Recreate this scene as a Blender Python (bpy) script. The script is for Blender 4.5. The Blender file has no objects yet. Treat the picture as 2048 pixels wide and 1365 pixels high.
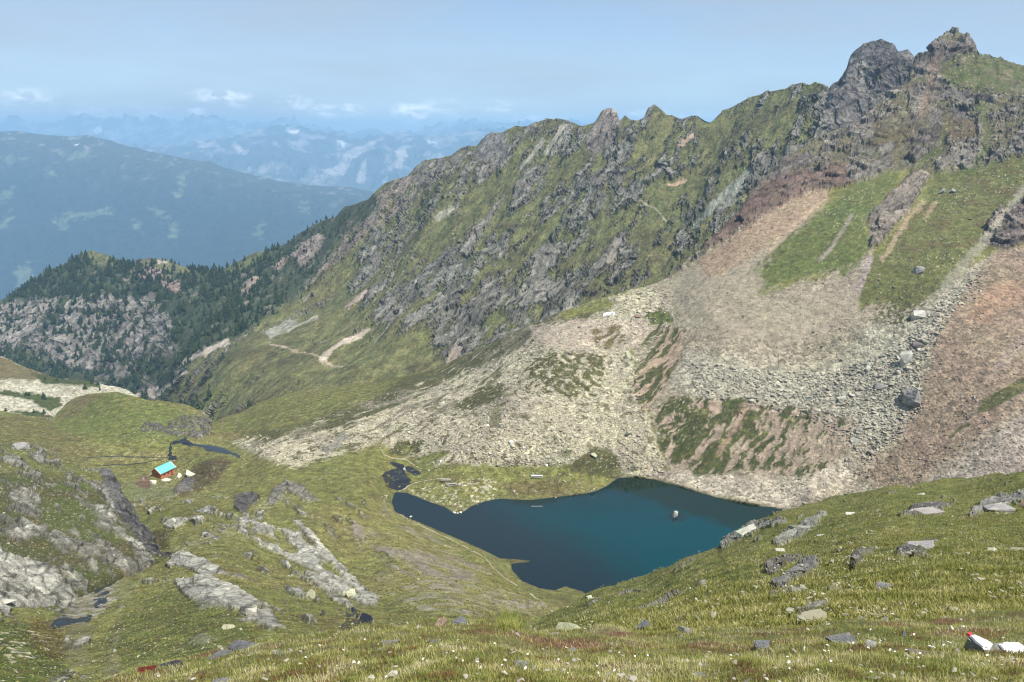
import bpy, bmesh, math, random, time
import numpy as np
T0 = time.time()
PI = math.pi
R = math.radians
scn = bpy.context.scene
# ------------------------------------------------------------------ camera
FPX, CX, CY, PITCH, CAMZ = 1577.0, 1024.0, 682.5, R(14.5), 150.0
cd = bpy.data.cameras.new('camera'); cam = bpy.data.objects.new('camera', cd)
scn.collection.objects.link(cam); scn.camera = cam
cam.location = (0, 0, CAMZ); cam.rotation_euler = (PI / 2 - PITCH, 0, 0)
cd.sensor_width = 36; cd.lens = 36 * FPX / 2048; cd.clip_start = 0.1; cd.clip_end = 120000
# ------------------------------------------------------------------ light
SUN_EL, SUN_AZ = R(58), R(126)           # azimuth clockwise from the view direction (+Y)
w = bpy.data.worlds.new('World'); scn.world = w; w.use_nodes = True
nt = w.node_tree; nt.nodes.clear()
wo = nt.nodes.new('ShaderNodeOutputWorld'); bg = nt.nodes.new('ShaderNodeBackground')
sky = nt.nodes.new('ShaderNodeTexSky'); sky.sky_type = 'NISHITA'; sky.sun_disc = False
sky.sun_elevation = SUN_EL; sky.sun_rotation = SUN_AZ; sky.altitude = 2000
sky.air_density = 1.0; sky.dust_density = 1.2; sky.ozone_density = 1.5
tc = nt.nodes.new('ShaderNodeTexCoord')
def WN(t, **k):
    n = nt.nodes.new(t)
    for a, b in k.items(): setattr(n, a, b)
    return n
def wmath(op, a, b=None, c=None):
    n = WN('ShaderNodeMath', operation=op)
    for i, x in enumerate((a, b, c)):
        if x is None: continue
        if isinstance(x, (int, float)): n.inputs[i].default_value = x
        else: nt.links.new(x, n.inputs[i])
    return n.outputs[0]
sep = WN('ShaderNodeSeparateXYZ'); nt.links.new(tc.outputs['Generated'], sep.inputs[0])
# thin high veil: stretched noise, and small fair-weather cumulus low over the far peaks
mp = WN('ShaderNodeMapping'); mp.inputs['Scale'].default_value = (1.3, 1.3, 9.0); mp.inputs['Rotation'].default_value = (0, R(4), 0)
nt.links.new(tc.outputs['Generated'], mp.inputs[0])
nz = WN('ShaderNodeTexNoise'); nz.inputs['Scale'].default_value = 2.2; nz.inputs['Detail'].default_value = 5; nz.inputs['Roughness'].default_value = 0.5
nt.links.new(mp.outputs[0], nz.inputs['Vector'])
veil = wmath('MULTIPLY', wmath('SMOOTH_MIN', wmath('MAXIMUM', wmath('MULTIPLY_ADD', nz.outputs[0], 2.0, -0.42), 0.0), 1.0, 0.3), 0.8)
def _dir(px, py):
    v = np.array([(px - CX) / FPX, math.cos(PITCH) - (py - CY) / FPX * math.sin(PITCH), -math.sin(PITCH) - (py - CY) / FPX * math.cos(PITCH)])
    return v / np.linalg.norm(v)
mp2 = WN('ShaderNodeMapping'); mp2.inputs['Scale'].default_value = (1, 1, 2.2)
nt.links.new(tc.outputs['Generated'], mp2.inputs[0])
nz2 = WN('ShaderNodeTexNoise'); nz2.inputs['Scale'].default_value = 55; nz2.inputs['Detail'].default_value = 6; nz2.inputs['Roughness'].default_value = 0.6
nt.links.new(mp2.outputs[0], nz2.inputs['Vector'])
puff = None
for (px, py, sx, sy, a) in [(826, 227, 26, 15, 1.0), (652, 223, 20, 9, .8), (700, 221, 22, 8, .65), (588, 206, 22, 9, .7), (436, 191, 36, 8, .75), (392, 226, 14, 6, .5),
                            (58, 196, 30, 10, .5), (995, 215, 22, 8, .45), (880, 220, 40, 14, .3), (1075, 238, 50, 7, .4), (1330, 232, 60, 8, .5), (470, 208, 24, 6, .3), (200, 226, 90, 12, .22)]:
    d = _dir(px, py)
    vs = WN('ShaderNodeVectorMath', operation='SUBTRACT'); nt.links.new(tc.outputs['Generated'], vs.inputs[0]); vs.inputs[1].default_value = d
    vm = WN('ShaderNodeVectorMath', operation='MULTIPLY'); nt.links.new(vs.outputs[0], vm.inputs[0]); vm.inputs[1].default_value = (FPX / sx, FPX / sx, FPX / sy)
    vl = WN('ShaderNodeVectorMath', operation='LENGTH'); nt.links.new(vm.outputs[0], vl.inputs[0])
    g = wmath('MULTIPLY', wmath('MAXIMUM', wmath('SUBTRACT', 1.0, wmath('MULTIPLY', vl.outputs['Value'], 0.55)), 0.0), a)
    puff = g if puff is None else wmath('MAXIMUM', puff, g)
puff = wmath('MINIMUM', wmath('MAXIMUM', wmath('MULTIPLY', puff, wmath('MULTIPLY_ADD', nz2.outputs[0], 9.0, -3.9)), 0.0), 1.0)
mx = WN('ShaderNodeMix', data_type='RGBA'); nt.links.new(veil, mx.inputs[0]); nt.links.new(sky.outputs[0], mx.inputs[6]); mx.inputs[7].default_value = (3.55, 3.8, 4.2, 1)
mx2 = WN('ShaderNodeMix', data_type='RGBA'); nt.links.new(puff, mx2.inputs[0]); nt.links.new(mx.outputs[2], mx2.inputs[6]); mx2.inputs[7].default_value = (10.5, 10.7, 11, 1)
nt.links.new(mx2.outputs[2], bg.inputs[0]); bg.inputs[1].default_value = 0.10
nt.links.new(bg.outputs[0], wo.inputs[0])
sl = bpy.data.lights.new('sun', 'SUN'); sl.energy = 4.9; sl.angle = R(0.53); sl.color = (1.0, 0.955, 0.88)
so = bpy.data.objects.new('sun', sl); scn.collection.objects.link(so)
so.rotation_euler = (PI / 2 - SUN_EL, 0, PI - SUN_AZ)
scn.view_settings.view_transform = 'Standard'; scn.view_settings.look = 'None'
scn.view_settings.exposure = 0.62; scn.view_settings.gamma = 1.0
scn.cycles.use_denoising = True; scn.cycles.pixel_filter_type = 'BLACKMAN_HARRIS'; scn.cycles.filter_width = 1.2; scn.cycles.volume_bounces = 1; scn.cycles.max_bounces = 6; scn.cycles.diffuse_bounces = 2

# ------------------------------------------------------------------ helpers
rng = np.random.default_rng(7)
C0 = np.array([0, 0, CAMZ])
def proj_k(py): return math.sin(PITCH) + math.cos(PITCH) * (py - CY) / FPX
def unproj(px, py, d):
    u = (np.asarray(px, float) - CX) / FPX; v = (np.asarray(py, float) - CY) / FPX
    return np.stack([u * d, (math.cos(PITCH) - v * math.sin(PITCH)) * d, CAMZ - (math.sin(PITCH) + v * math.cos(PITCH)) * d], -1)
_perm = rng.permutation(256).astype(np.int32); _perm = np.concatenate([_perm, _perm])
_g = rng.normal(size=(256, 3)).astype(np.float32); _g /= np.linalg.norm(_g, axis=1)[:, None]
def pn(P, seed=0):
    "gradient noise in [-1,1], P (...,3)"
    sh = P.shape[:-1]; P = np.asarray(P, np.float32).reshape(-1, 3) + np.float32(seed * 17.31 + 500)
    I = np.floor(P).astype(np.int32); f = P - I; I &= 255
    u = f * f * f * (f * (f * 6 - 15) + 10)
    out = np.zeros(len(P), np.float32)
    for dx in (0, 1):
        a = _perm[(I[:, 0] + dx) & 255]; wx = u[:, 0] if dx else 1 - u[:, 0]; fx = f[:, 0] - dx
        for dy in (0, 1):
            b = _perm[(a + I[:, 1] + dy) & 255]; wy = wx * (u[:, 1] if dy else 1 - u[:, 1]); fy = f[:, 1] - dy
            for dz in (0, 1):
                c = _perm[(b + I[:, 2] + dz) & 255]; g = _g[c]
                out += wy * (u[:, 2] if dz else 1 - u[:, 2]) * (g[:, 0] * fx + g[:, 1] * fy + g[:, 2] * (f[:, 2] - dz))
    return (out * 1.6).reshape(sh)
def fbm(P, sc, oct=4, seed=0, gain=0.5, ridged=False):
    P = P / sc; s = 0; a = 1.0; tot = 0
    for o in range(oct):
        n = pn(P, seed + o * 3)
        if ridged: n = 1 - 2 * np.abs(n)
        s = s + a * n; tot += a; a *= gain; P = P * 2.03
    return s / tot
def facets(P, sc, seed=0):
    "broken-rock relief: every cell is a plane tilted its own way; returns height (in units of sc), a random value per cell and the distance to the cell edge"
    Q = np.ascontiguousarray(P.reshape(-1, 3) / sc, dtype=np.float32) + np.float32(seed * 7.7 + 900); I = np.floor(Q).astype(np.int32)
    f1 = np.full(len(Q), 9, np.float32); f2 = f1.copy(); h = np.zeros(len(Q), np.float32); cid = np.zeros(len(Q), np.int32)
    for dx in (-1, 0, 1):
        for dy in (-1, 0, 1):
            for dz in (-1, 0, 1):
                J = I + np.array([dx, dy, dz], np.int32); c = _perm[(_perm[(_perm[J[:, 0] & 255] + J[:, 1]) & 255] + J[:, 2]) & 255]
                v = Q - (J + .5 + .45 * _g[c]); d = (v * v).sum(1); n = d < f1
                f2 = np.where(n, f1, np.minimum(f2, d)); f1 = np.where(n, d, f1); cid = np.where(n, c, cid)
                g = _g[(c * 7 + 13) & 255]; h = np.where(n, (v * g).sum(1), h)
    rv = _perm[(cid * 3 + 5) & 255] / 255.0
    return h + .35 * (rv - .5), rv.astype(np.float32), np.sqrt(f2) - np.sqrt(f1)
def sst(a, b, x):
    t = np.clip((x - a) / (b - a + 1e-9), 0, 1); return t * t * (3 - 2 * t)
def interp(pl, x):
    pl = np.array(pl, float); return np.interp(x, pl[:, 0], pl[:, 1])
def seg_dist(px, py, pts, closed):
    pts = np.array(pts, np.float32); d = np.full(px.shape, 1e9, np.float32)
    n = len(pts); rngs = range(n if closed else n - 1)
    for i in rngs:
        a = pts[i]; b = pts[(i + 1) % n]; ab = b - a; L = max(float(ab @ ab), 1e-6)
        t = np.clip(((px - a[0]) * ab[0] + (py - a[1]) * ab[1]) / L, 0, 1)
        d = np.minimum(d, (px - a[0] - t * ab[0]) ** 2 + (py - a[1] - t * ab[1]) ** 2)
    return np.sqrt(d)
def sdf(px, py, pts):
    "signed distance in photo pixels, positive inside"
    px = np.asarray(px, np.float32); py = np.asarray(py, np.float32)
    d = seg_dist(px, py, pts, True); ins = np.zeros(px.shape, bool); n = len(pts)
    for i in range(n):
        x1, y1 = pts[i]; x2, y2 = pts[(i + 1) % n]
        if y1 == y2: continue
        ins ^= ((y1 > py) != (y2 > py)) & (px < (x2 - x1) * (py - y1) / (y2 - y1) + x1)
    return np.where(ins, d, -d)
def tps(ctrl, lam=2e-5):
    P = []; W = []; S = []
    for c in ctrl:
        px, py, v = c[:3]; kind = c[3] if len(c) > 3 else 'd'
        d = v if kind == 'd' else (CAMZ - v) / proj_k(py)
        P.append((px / 1000, py / 1000)); W.append(100 / d); S.append(0.0 if kind == 'z' else lam)
    P = np.array(P); W = np.array(W); n = len(P)
    r2 = ((P[:, None] - P[None]) ** 2).sum(-1); K = 0.5 * r2 * np.log(r2 + 1e-12) + np.diag(S)
    A = np.zeros((n + 3, n + 3)); A[:n, :n] = K; A[:n, n] = A[n, :n] = 1; A[:n, n + 1:] = P; A[n + 1:, :n] = P.T
    co = np.linalg.solve(A, np.concatenate([W, [0, 0, 0]]))
    def ev(px, py):
        x = px.ravel() / 1000; y = py.ravel() / 1000; o = co[n] + co[n + 1] * x + co[n + 2] * y
        for i in range(n):
            r = (x - P[i, 0]) ** 2 + (y - P[i, 1]) ** 2
            o = o + co[i] * 0.5 * r * np.log(r + 1e-12)
        return 100 / np.maximum(o, 0.003).reshape(px.shape)
    return ev
COL = scn.collection
def mk_mesh(name, V, F, mats, smooth=True, attrs=None, midx=None):
    V = np.ascontiguousarray(V, np.float32); F = np.ascontiguousarray(F, np.int32); k = F.shape[1]
    me = bpy.data.meshes.new(name); me.vertices.add(len(V)); me.vertices.foreach_set('co', V.ravel())
    me.loops.add(F.size); me.loops.foreach_set('vertex_index', F.ravel())
    me.polygons.add(len(F)); me.polygons.foreach_set('loop_start', np.arange(0, F.size, k, dtype=np.int32))
    me.polygons.foreach_set('loop_total', np.full(len(F), k, np.int32))
    me.polygons.foreach_set('use_smooth', np.full(len(F), smooth, bool))
    if midx is not None: me.polygons.foreach_set('material_index', midx.astype(np.int32))
    me.update(calc_edges=True)
    for m in (mats if isinstance(mats, list) else [mats]): me.materials.append(m)
    for an, (tp, arr) in (attrs or {}).items():
        at = me.attributes.new(an, tp, 'POINT')
        if tp == 'FLOAT_COLOR':
            a4 = np.ones((len(V), 4), np.float32); a4[:, :3] = arr; at.data.foreach_set('color', a4.ravel())
        elif tp == 'FLOAT_VECTOR': at.data.foreach_set('vector', np.ascontiguousarray(arr, np.float32).ravel())
        else: at.data.foreach_set('value', np.ascontiguousarray(arr, np.float32).ravel())
    return me
def link(name, me, parent=None):
    o = bpy.data.objects.new(name, me); COL.objects.link(o)
    if parent: o.parent = parent
    return o
def tag(o, label=None, cat=None, group=None, kind=None):
    for k, v in (('label', label), ('category', cat), ('group', group), ('kind', kind)):
        if v: o[k] = v
    return o
def empty(name, loc, rz=0):
    o = bpy.data.objects.new(name, None); COL.objects.link(o); o.location = loc; o.rotation_euler = (0, 0, rz); return o

# ------------------------------------------------------------------ materials
class NT:
    def __init__(s, name):
        s.m = bpy.data.materials.new(name); s.m.use_nodes = True; s.t = s.m.node_tree; s.t.nodes.clear()
        s.out = s.t.nodes.new('ShaderNodeOutputMaterial'); s.b = s.t.nodes.new('ShaderNodeBsdfPrincipled')
        s.t.links.new(s.b.outputs[0], s.out.inputs[0]); s.b.inputs['Roughness'].default_value = 0.9
        s.b.inputs['Specular IOR Level'].default_value = 0.25
    def n(s, t, **k):
        x = s.t.nodes.new(t)
        for a, b in k.items(): setattr(x, a, b)
        return x
    def set(s, sock, v):
        if hasattr(v, 'links'): s.t.links.new(v, sock)
        else: sock.default_value = v
    def math(s, op, *a):
        x = s.n('ShaderNodeMath', operation=op)
        for i, v in enumerate(a): s.set(x.inputs[i], v)
        return x.outputs[0]
    def attr(s, name, out='Color'): return s.n('ShaderNodeAttribute', attribute_name=name).outputs[out]
    def noise(s, vec, scale, detail=4, rough=.55):
        x = s.n('ShaderNodeTexNoise'); s.set(x.inputs['Vector'], vec); x.inputs['Scale'].default_value = scale
        x.inputs['Detail'].default_value = detail; x.inputs['Roughness'].default_value = rough; return x.outputs[0]
    def vor(s, vec, scale, feature='F1'):
        x = s.n('ShaderNodeTexVoronoi', feature=feature); s.set(x.inputs['Vector'], vec); x.inputs['Scale'].default_value = scale; return x
    def mixc(s, f, a, b, bt='MIX'):
        x = s.n('ShaderNodeMix', data_type='RGBA', blend_type=bt); s.set(x.inputs[0], f); s.set(x.inputs[6], a); s.set(x.inputs[7], b); return x.outputs[2]
    def scale(s, col, f):
        x = s.n('ShaderNodeVectorMath', operation='SCALE'); s.set(x.inputs[0], col); s.set(x.inputs['Scale'], f); return x.outputs[0]
    def bump(s, h, dist, strength=1.0):
        x = s.n('ShaderNodeBump'); s.set(x.inputs['Height'], h); x.inputs['Distance'].default_value = dist; s.set(x.inputs['Strength'], strength)
        s.t.links.new(x.outputs[0], s.b.inputs['Normal']); return x
def terrain_mat(name, s1, s2, bumpd, contrast=1.0):
    """albedo from the surface-zone attribute, broken up by stone cells where 'stone' is set and by sward noise elsewhere; s1 fine size, s2 coarse size (m)"""
    M = NT(name); q = M.attr('q', 'Vector'); st = M.attr('stone', 'Fac')
    v1 = M.vor(q, 1 / s1); v2 = M.vor(q, 1 / s2)
    c1 = M.n('ShaderNodeSeparateColor'); M.set(c1.inputs[0], v1.outputs['Color']); c2 = M.n('ShaderNodeSeparateColor'); M.set(c2.inputs[0], v2.outputs['Color'])
    cell = M.math('MULTIPLY_ADD', c1.outputs[0], .95 * contrast, 1 - .5 * contrast)
    cell = M.math('MULTIPLY', cell, M.math('MULTIPLY_ADD', c2.outputs[1], .45 * contrast, 1 - .22 * contrast))
    n1 = M.noise(q, .45 / s1, 5, .65); n4 = M.noise(q, 2.2 / s1, 3, .7); gr = M.math('MULTIPLY', M.math('MULTIPLY_ADD', n1, 2.4 * contrast, 1 - 1.2 * contrast), M.math('MULTIPLY_ADD', n4, 2.4 * contrast, 1 - 1.2 * contrast))
    n2 = M.noise(q, .06 / s1, 4, .6)
    mix = M.math('ADD', M.math('MULTIPLY', st, cell), M.math('MULTIPLY', M.math('SUBTRACT', 1.0, st), gr))
    hsv = M.n('ShaderNodeHueSaturation'); M.set(hsv.inputs['Color'], M.attr('alb')); M.set(hsv.inputs['Hue'], M.math('MULTIPLY_ADD', n2, .07, .465))
    M.set(hsv.inputs['Value'], mix)
    M.set(M.b.inputs['Base Color'], hsv.outputs[0])
    hs = M.math('SUBTRACT', 1.0, M.math('MULTIPLY', v1.outputs['Distance'], 1.0))
    rk = M.attr('rock', 'Fac'); n3 = M.noise(q, 1.1 / s1, 8, .72)
    rv = M.math('MULTIPLY_ADD', n3, 2.6 * contrast, 1 - 1.3 * contrast)
    M.set(hsv.inputs['Value'], M.math('ADD', M.math('MULTIPLY', rk, M.math('MAXIMUM', rv, .25)), M.math('MULTIPLY', M.math('SUBTRACT', 1.0, rk), mix)))
    h = M.math('ADD', M.math('MULTIPLY', M.math('MULTIPLY', hs, st), 1.0), M.math('MULTIPLY', M.math('ADD', n1, M.math('MULTIPLY', n4, .5)), 1.4)); h = M.math('ADD', h, M.math('MULTIPLY', M.math('MULTIPLY', n3, rk), 2.0))
    M.bump(h, bumpd, 1.0)
    return M.m
def plain_mat(name, col, rough=.8, var=.35, scale=3.0, bumpd=0.0, coords='Object', spec=.3, metallic=0):
    M = NT(name); tcn = M.n('ShaderNodeTexCoord').outputs[coords]; n1 = M.noise(tcn, scale, 5, .6)
    M.set(M.b.inputs['Base Color'], M.scale(tuple(col), M.math('MULTIPLY_ADD', n1, 2 * var, 1 - var)))
    M.b.inputs['Roughness'].default_value = rough; M.b.inputs['Specular IOR Level'].default_value = spec; M.b.inputs['Metallic'].default_value = metallic
    if bumpd: M.bump(n1, bumpd)
    return M.m

# ------------------------------------------------------------------ terrain layers
class Layer:
    def __init__(s, px0, px1, nx, top, bot, rows, ctrl, back, lam=2e-5, sink=0.0):
        s.px0, s.px1, s.nx, s.rows = px0, px1, nx, rows; s.topl, s.botl = top, bot
        X = np.linspace(px0, px1, nx); s.X = X; t = np.linspace(0, 1, rows)
        s.top = interp(top, X); s.bot = interp(bot, X)
        s.px = np.repeat(X[None], rows, 0); s.py = s.bot[None] + t[:, None] * (s.top - s.bot)[None]
        s.D = tps(ctrl, lam)(s.px, s.py)
        s.back = back
    def finish_base(s):
        P = unproj(s.px, s.py, s.D); n, L, drop = s.back
        crest = P[-1]; prev = P[-3]; h = crest[:, :2] - C0[None, :2]; h = h / np.linalg.norm(h, axis=1)[:, None]
        rows = []
        for j in range(1, n + 1):
            r = L * (j / n) ** 2.2; q = crest.copy(); q[:, :2] += h * r; q[:, 2] -= drop * r * (0.35 + 0.65 * min(1, 3 * j / n)); rows.append(q)
        s.P = np.concatenate([P, np.array(rows)], 0); s.pxx = np.concatenate([s.px, np.repeat(s.px[-1:], n, 0)], 0)
        s.pyy = np.concatenate([s.py, np.repeat(s.py[-1:], n, 0)], 0)
        s.N = s.normals(); s.alb = np.zeros(s.P.shape, np.float32); s.stone = np.zeros(s.P.shape[:2], np.float32); s.rock = np.zeros(s.P.shape[:2], np.float32)
    def normals(s):
        a = np.gradient(s.P, axis=1); b = np.gradient(s.P, axis=0); n = np.cross(a, b); n /= np.linalg.norm(n, axis=2)[..., None] + 1e-9
        n[n[..., 2] < 0] *= -1
        # smooth a little
        return n
    def axis(s, a, b):
        pa, pb = s.at(*a), s.at(*b); d = pb - pa; return d / np.linalg.norm(d)
    def stretch(s, ax, k): return s.P - (s.P @ ax)[..., None] * ax * (1 - 1 / k)
    def at(s, px, py, full=False):
        i = (px - s.px0) / (s.px1 - s.px0) * (s.nx - 1); i = min(max(i, 0), s.nx - 1.001); i0 = int(i); fi = i - i0
        tp = interp(s.topl, px); bt = interp(s.botl, px); t = (py - bt) / (tp - bt) * (s.rows - 1); t = min(max(t, 0), s.rows - 1.001); j0 = int(t); fj = t - j0
        G = s.P
        p = (G[j0, i0] * (1 - fi) + G[j0, i0 + 1] * fi) * (1 - fj) + (G[j0 + 1, i0] * (1 - fi) + G[j0 + 1, i0 + 1] * fi) * fj
        return (p, s.N[j0, i0]) if full else p
    def idx(s, px, py):
        "nearest grid index arrays for pixel arrays"
        i = np.clip(np.rint((px - s.px0) / (s.px1 - s.px0) * (s.nx - 1)), 0, s.nx - 1).astype(int)
        j = np.clip(np.rint((py - s.bot[i]) / (s.top[i] - s.bot[i]) * (s.rows - 1)), 0, s.rows - 1).astype(int)
        return j, i
    # --- painting of surface zones (what grows or lies where)
    def fill(s, col, stone=None, rock=None, m=None):
        if m is None: m = np.ones(s.stone.shape, np.float32)
        s.alb += (np.array(col, np.float32) - s.alb) * m[..., None]
        if stone is not None: s.stone += (stone - s.stone) * m
        if rock is not None: s.rock += (rock - s.rock) * m
    def zone(s, poly, col, stone=None, rock=None, soft=8, amp=16, noise=None, extra=None, op=1.0):
        if noise is None: noise = s.nA
        xs = [p[0] for p in poly]; ys = [p[1] for p in poly]; pad = soft + amp * 1.3
        sel = (s.pxx > min(xs) - pad) & (s.pxx < max(xs) + pad) & (s.pyy > min(ys) - pad) & (s.pyy < max(ys) + pad)
        if not sel.any(): return
        m = np.zeros(s.stone.shape, np.float32)
        d = sdf(s.pxx[sel], s.pyy[sel], poly) + noise[sel] * amp + s.nF[sel] * (amp * .55 + 2)
        v = sst(-soft, soft, d) * op
        if extra is not None: v = v * extra[sel]
        m[sel] = v; s.fill(col, stone, rock, m)
    def stroke(s, pts, wd, col, stone=None, rock=None, soft=2, amp=3, noise=None, op=1.0):
        if noise is None: noise = s.nB
        xs = [p[0] for p in pts]; ys = [p[1] for p in pts]; pad = wd + soft + amp * 1.5
        sel = (s.pxx > min(xs) - pad) & (s.pxx < max(xs) + pad) & (s.pyy > min(ys) - pad) & (s.pyy < max(ys) + pad)
        m = np.zeros(s.stone.shape, np.float32)
        d = wd - seg_dist(s.pxx[sel].astype(np.float32), s.pyy[sel].astype(np.float32), pts, False) + noise[sel] * amp + s.nF[sel] * (amp * .9 + .6 * wd ** .5)
        m[sel] = sst(-soft, soft, d) * op; s.fill(col, stone, rock, m)
    def break_rock(s, q, sc, amp, seed, tint=.22, edge=.45):
        "angular blocks where there is bare rock; neighbouring blocks differ a little in colour and are parted by dirt filled joints"
        sel = s.rock > .08; 
        if not sel.any(): return np.zeros(s.rock.shape, np.float32)
        h, rv, e = facets(q[sel], sc, seed); out = np.zeros(s.rock.shape, np.float32); out[sel] = h * amp * s.rock[sel]
        k = (1 + tint * (rv - .5) * 2 * s.rock[sel]) * (1 - edge * sst(.10, .0, e) * s.rock[sel]); s.alb[sel] *= k[:, None]; return out
    def displace(s, amt): s.P = s.P + s.N * amt[..., None]; s.N2 = None
    def build(s, name, mat, q=None, smooth=True, keep=None, kind='structure'):
        r, c = s.P.shape[:2]; I = np.arange(r * c).reshape(r, c)
        F = np.stack([I[:-1, :-1], I[:-1, 1:], I[1:, 1:], I[1:, :-1]], -1).reshape(-1, 4)
        me = mk_mesh(name, s.P.reshape(-1, 3), F, mat, smooth, {'alb': ('FLOAT_COLOR', np.clip(s.alb, 0, 1).reshape(-1, 3)), 'stone': ('FLOAT', s.stone.ravel()), 'rock': ('FLOAT', s.rock.ravel()),
                     'q': ('FLOAT_VECTOR', (s.P if q is None else q).reshape(-1, 3))})
        fl = s.rock.ravel()[F].mean(1) < .5; me.polygons.foreach_set('use_smooth', fl)
        o = link(name, me); tag(o, kind=kind); s.N = s.normals(); return o

# palette (real-world base colours)
GR = (.130, .132, .037); GR2 = (.172, .16, .054); GRD = (.072, .09, .02); HEA = (.095, .074, .030); HEG = (.064, .064, .022)
PALE = (.385, .355, .245); PINK = (.245, .214, .152); RED = (.215, .163, .112); ORA = (.27, .20, .132); SGR = (.31, .29, .218); TAN = (.33, .25, .165)
ROCK = (.24, .228, .18); SLAB = (.45, .435, .36); RBR = (.16, .125, .10); RPK = (.27, .23, .19); RDK = (.12, .11, .10)

LAKE = [(790, 985), (783, 1003), (790, 1022), (815, 1035), (840, 1045), (880, 1062), (930, 1083), (968, 1100), (1000, 1116), (1030, 1118), (1064, 1121), (1055, 1125), (1022, 1128),
        (1024, 1140), (1045, 1162), (1080, 1176), (1110, 1180), (1130, 1172), (1165, 1182), (1180, 1195), (1300, 1190), (1450, 1150), (1600, 1080), (1600, 1030), (1560, 1018), (1500, 1008), (1430, 995),
        (1370, 975), (1310, 960), (1270, 953), (1235, 957), (1215, 972), (1190, 984), (1150, 989), (1100, 996), (1060, 1001), (1000, 998), (970, 1003), (945, 1012), (922, 1027), (905, 1026), (890, 1015),
        (860, 1005), (830, 993), (812, 986)]
# ============ main basin, moraine and scree slope up to the right-hand summit
topM = [(-320, 812), (0, 821), (60, 832), (105, 836), (120, 822), (135, 805), (160, 792), (195, 786), (235, 785), (270, 793), (300, 801), (335, 803), (380, 812), (415, 830), (430, 845), (445, 837), (480, 825),
        (520, 805), (600, 782), (700, 770), (800, 755), (870, 738), (960, 697), (1050, 655), (1140, 618), (1200, 597), (1250, 581), (1300, 572), (1340, 553), (1400, 508), (1450, 455), (1490, 415), (1510, 378),
        (1545, 345), (1580, 310), (1620, 285), (1660, 264), (1700, 256), (1740, 225), (1780, 195), (1815, 165), (1828, 135), (1835, 119), (1850, 108), (1862, 100), (1868, 88), (1880, 78), (1890, 69), (1903, 66), (1915, 70),
        (1930, 75), (1945, 86), (1953, 95), (1957, 108), (1975, 112), (2000, 120), (2048, 133), (2360, 190)]
botM = [(-320, 1440), (0, 1420), (300, 1400), (600, 1340), (1000, 1310), (1170, 1290), (1400, 1210), (1560, 1150), (2048, 1080), (2360, 1070)]
zc = [(p[0], p[1], 0, 'z') for p in LAKE[::2]] + [(x, y, 0, 'z') for x, y in [(900, 1040), (1000, 1050), (1100, 1060), (1200, 1060), (1350, 1050), (1100, 1140), (1250, 1140), (1400, 1100), (1300, 1000), (1500, 1060)]]
ctrlM = zc + [(880, 975, 1.5, 'z'), (1000, 960, 2, 'z'), (1074, 955, 2.6, 'z'), (1150, 965, 2.5, 'z'), (1185, 915, 9, 'z'), (790, 955, .1, 'z'), (820, 935, .1, 'z'), (700, 930, 6, 'z'), (620, 940, 9, 'z'),
    (568, 962, 325), (620, 1080, 240), (700, 1180, 180), (760, 1220, 145), (400, 1200, 132), (430, 1090, 205), (300, 1120, 213), (210, 1180, 165), (150, 1290, 108), (300, 1280, 100), (0, 1340, 84),
    (100, 1400, 72), (480, 1270, 92), (700, 1250, 110), (900, 1230, 132), (1050, 1210, 185), (1110, 1215, 205), (900, 1150, 215), (800, 1080, 255), (750, 1000, 310), (850, 1064, 3, 'z'), (1000, 1150, 248),
    (520, 1060, 245), (560, 1130, 205), (350, 1040, 268), (450, 1010, 295), (330, 1000, 315), (400, 950, -4, 'z'), (420, 935, -1, 'z'), (325, 962, -10, 'z'), (200, 1000, 335), (440, 900, -8.5, 'z'), (370, 885, -9, 'z'), (300, 925, -10.5, 'z'),
    (220, 920, -11, 'z'), (150, 870, 440), (230, 787, 500), (300, 830, 462), (335, 805, 492), (400, 825, 485), (410, 865, 442), (105, 836, 505), (0, 823, 490), (50, 880, 405), (480, 825, 505), (600, 782, 525), (560, 860, 0, 'z'),
    (650, 870, 402), (700, 830, 430), (750, 762, 535), (870, 738, 540), (800, 800, 450), (1000, 680, 520), (1150, 613, 505), (1250, 583, 500), (900, 870, 378), (1000, 800, 398), (1100, 700, 435), (1180, 660, 465), (1200, 625, 485), (1000, 890, 362),
    (1200, 800, 402), (1280, 900, 366), (1300, 700, 442), (1300, 640, 472), (1340, 800, 396), (1400, 880, 372), (1400, 770, 400), (1500, 780, 396), (1500, 815, 388), (1600, 780, 395), (1700, 800, 381), (1500, 900, 367), (1600, 900, 361), (1700, 900, 352),
    (1500, 985, 2, 'z'), (1620, 1000, 4, 'z'), (1700, 965, 343), (1400, 600, 462), (1550, 600, 442), (1700, 600, 430), (1850, 700, 385), (2048, 800, 342), (2048, 950, 310), (1900, 900, 333), (2048, 600, 402),
    (2048, 450, 462), (1900, 500, 448), (1700, 450, 492), (1550, 450, 515), (1450, 480, 522), (1350, 545, 518), (1600, 330, 605), (1510, 385, 560), (1700, 300, 605), (1800, 200, 650), (1900, 200, 640), (1905, 70, 700), (2048, 135, 665),
    (2048, 300, 545), (1850, 350, 560), (2340, 130, 640), (2340, 600, 390), (2340, 950, 300), (-300, 820, 470), (-300, 1000, 330), (-300, 1400, 70), (1700, 1050, 3, 'z'), (1900, 1050, 285), (2200, 1050, 275)]
Mn = Layer(-320, 2360, 1260, topM, botM, 600, ctrlM, (14, 500, .75), lam=3e-5)
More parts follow.
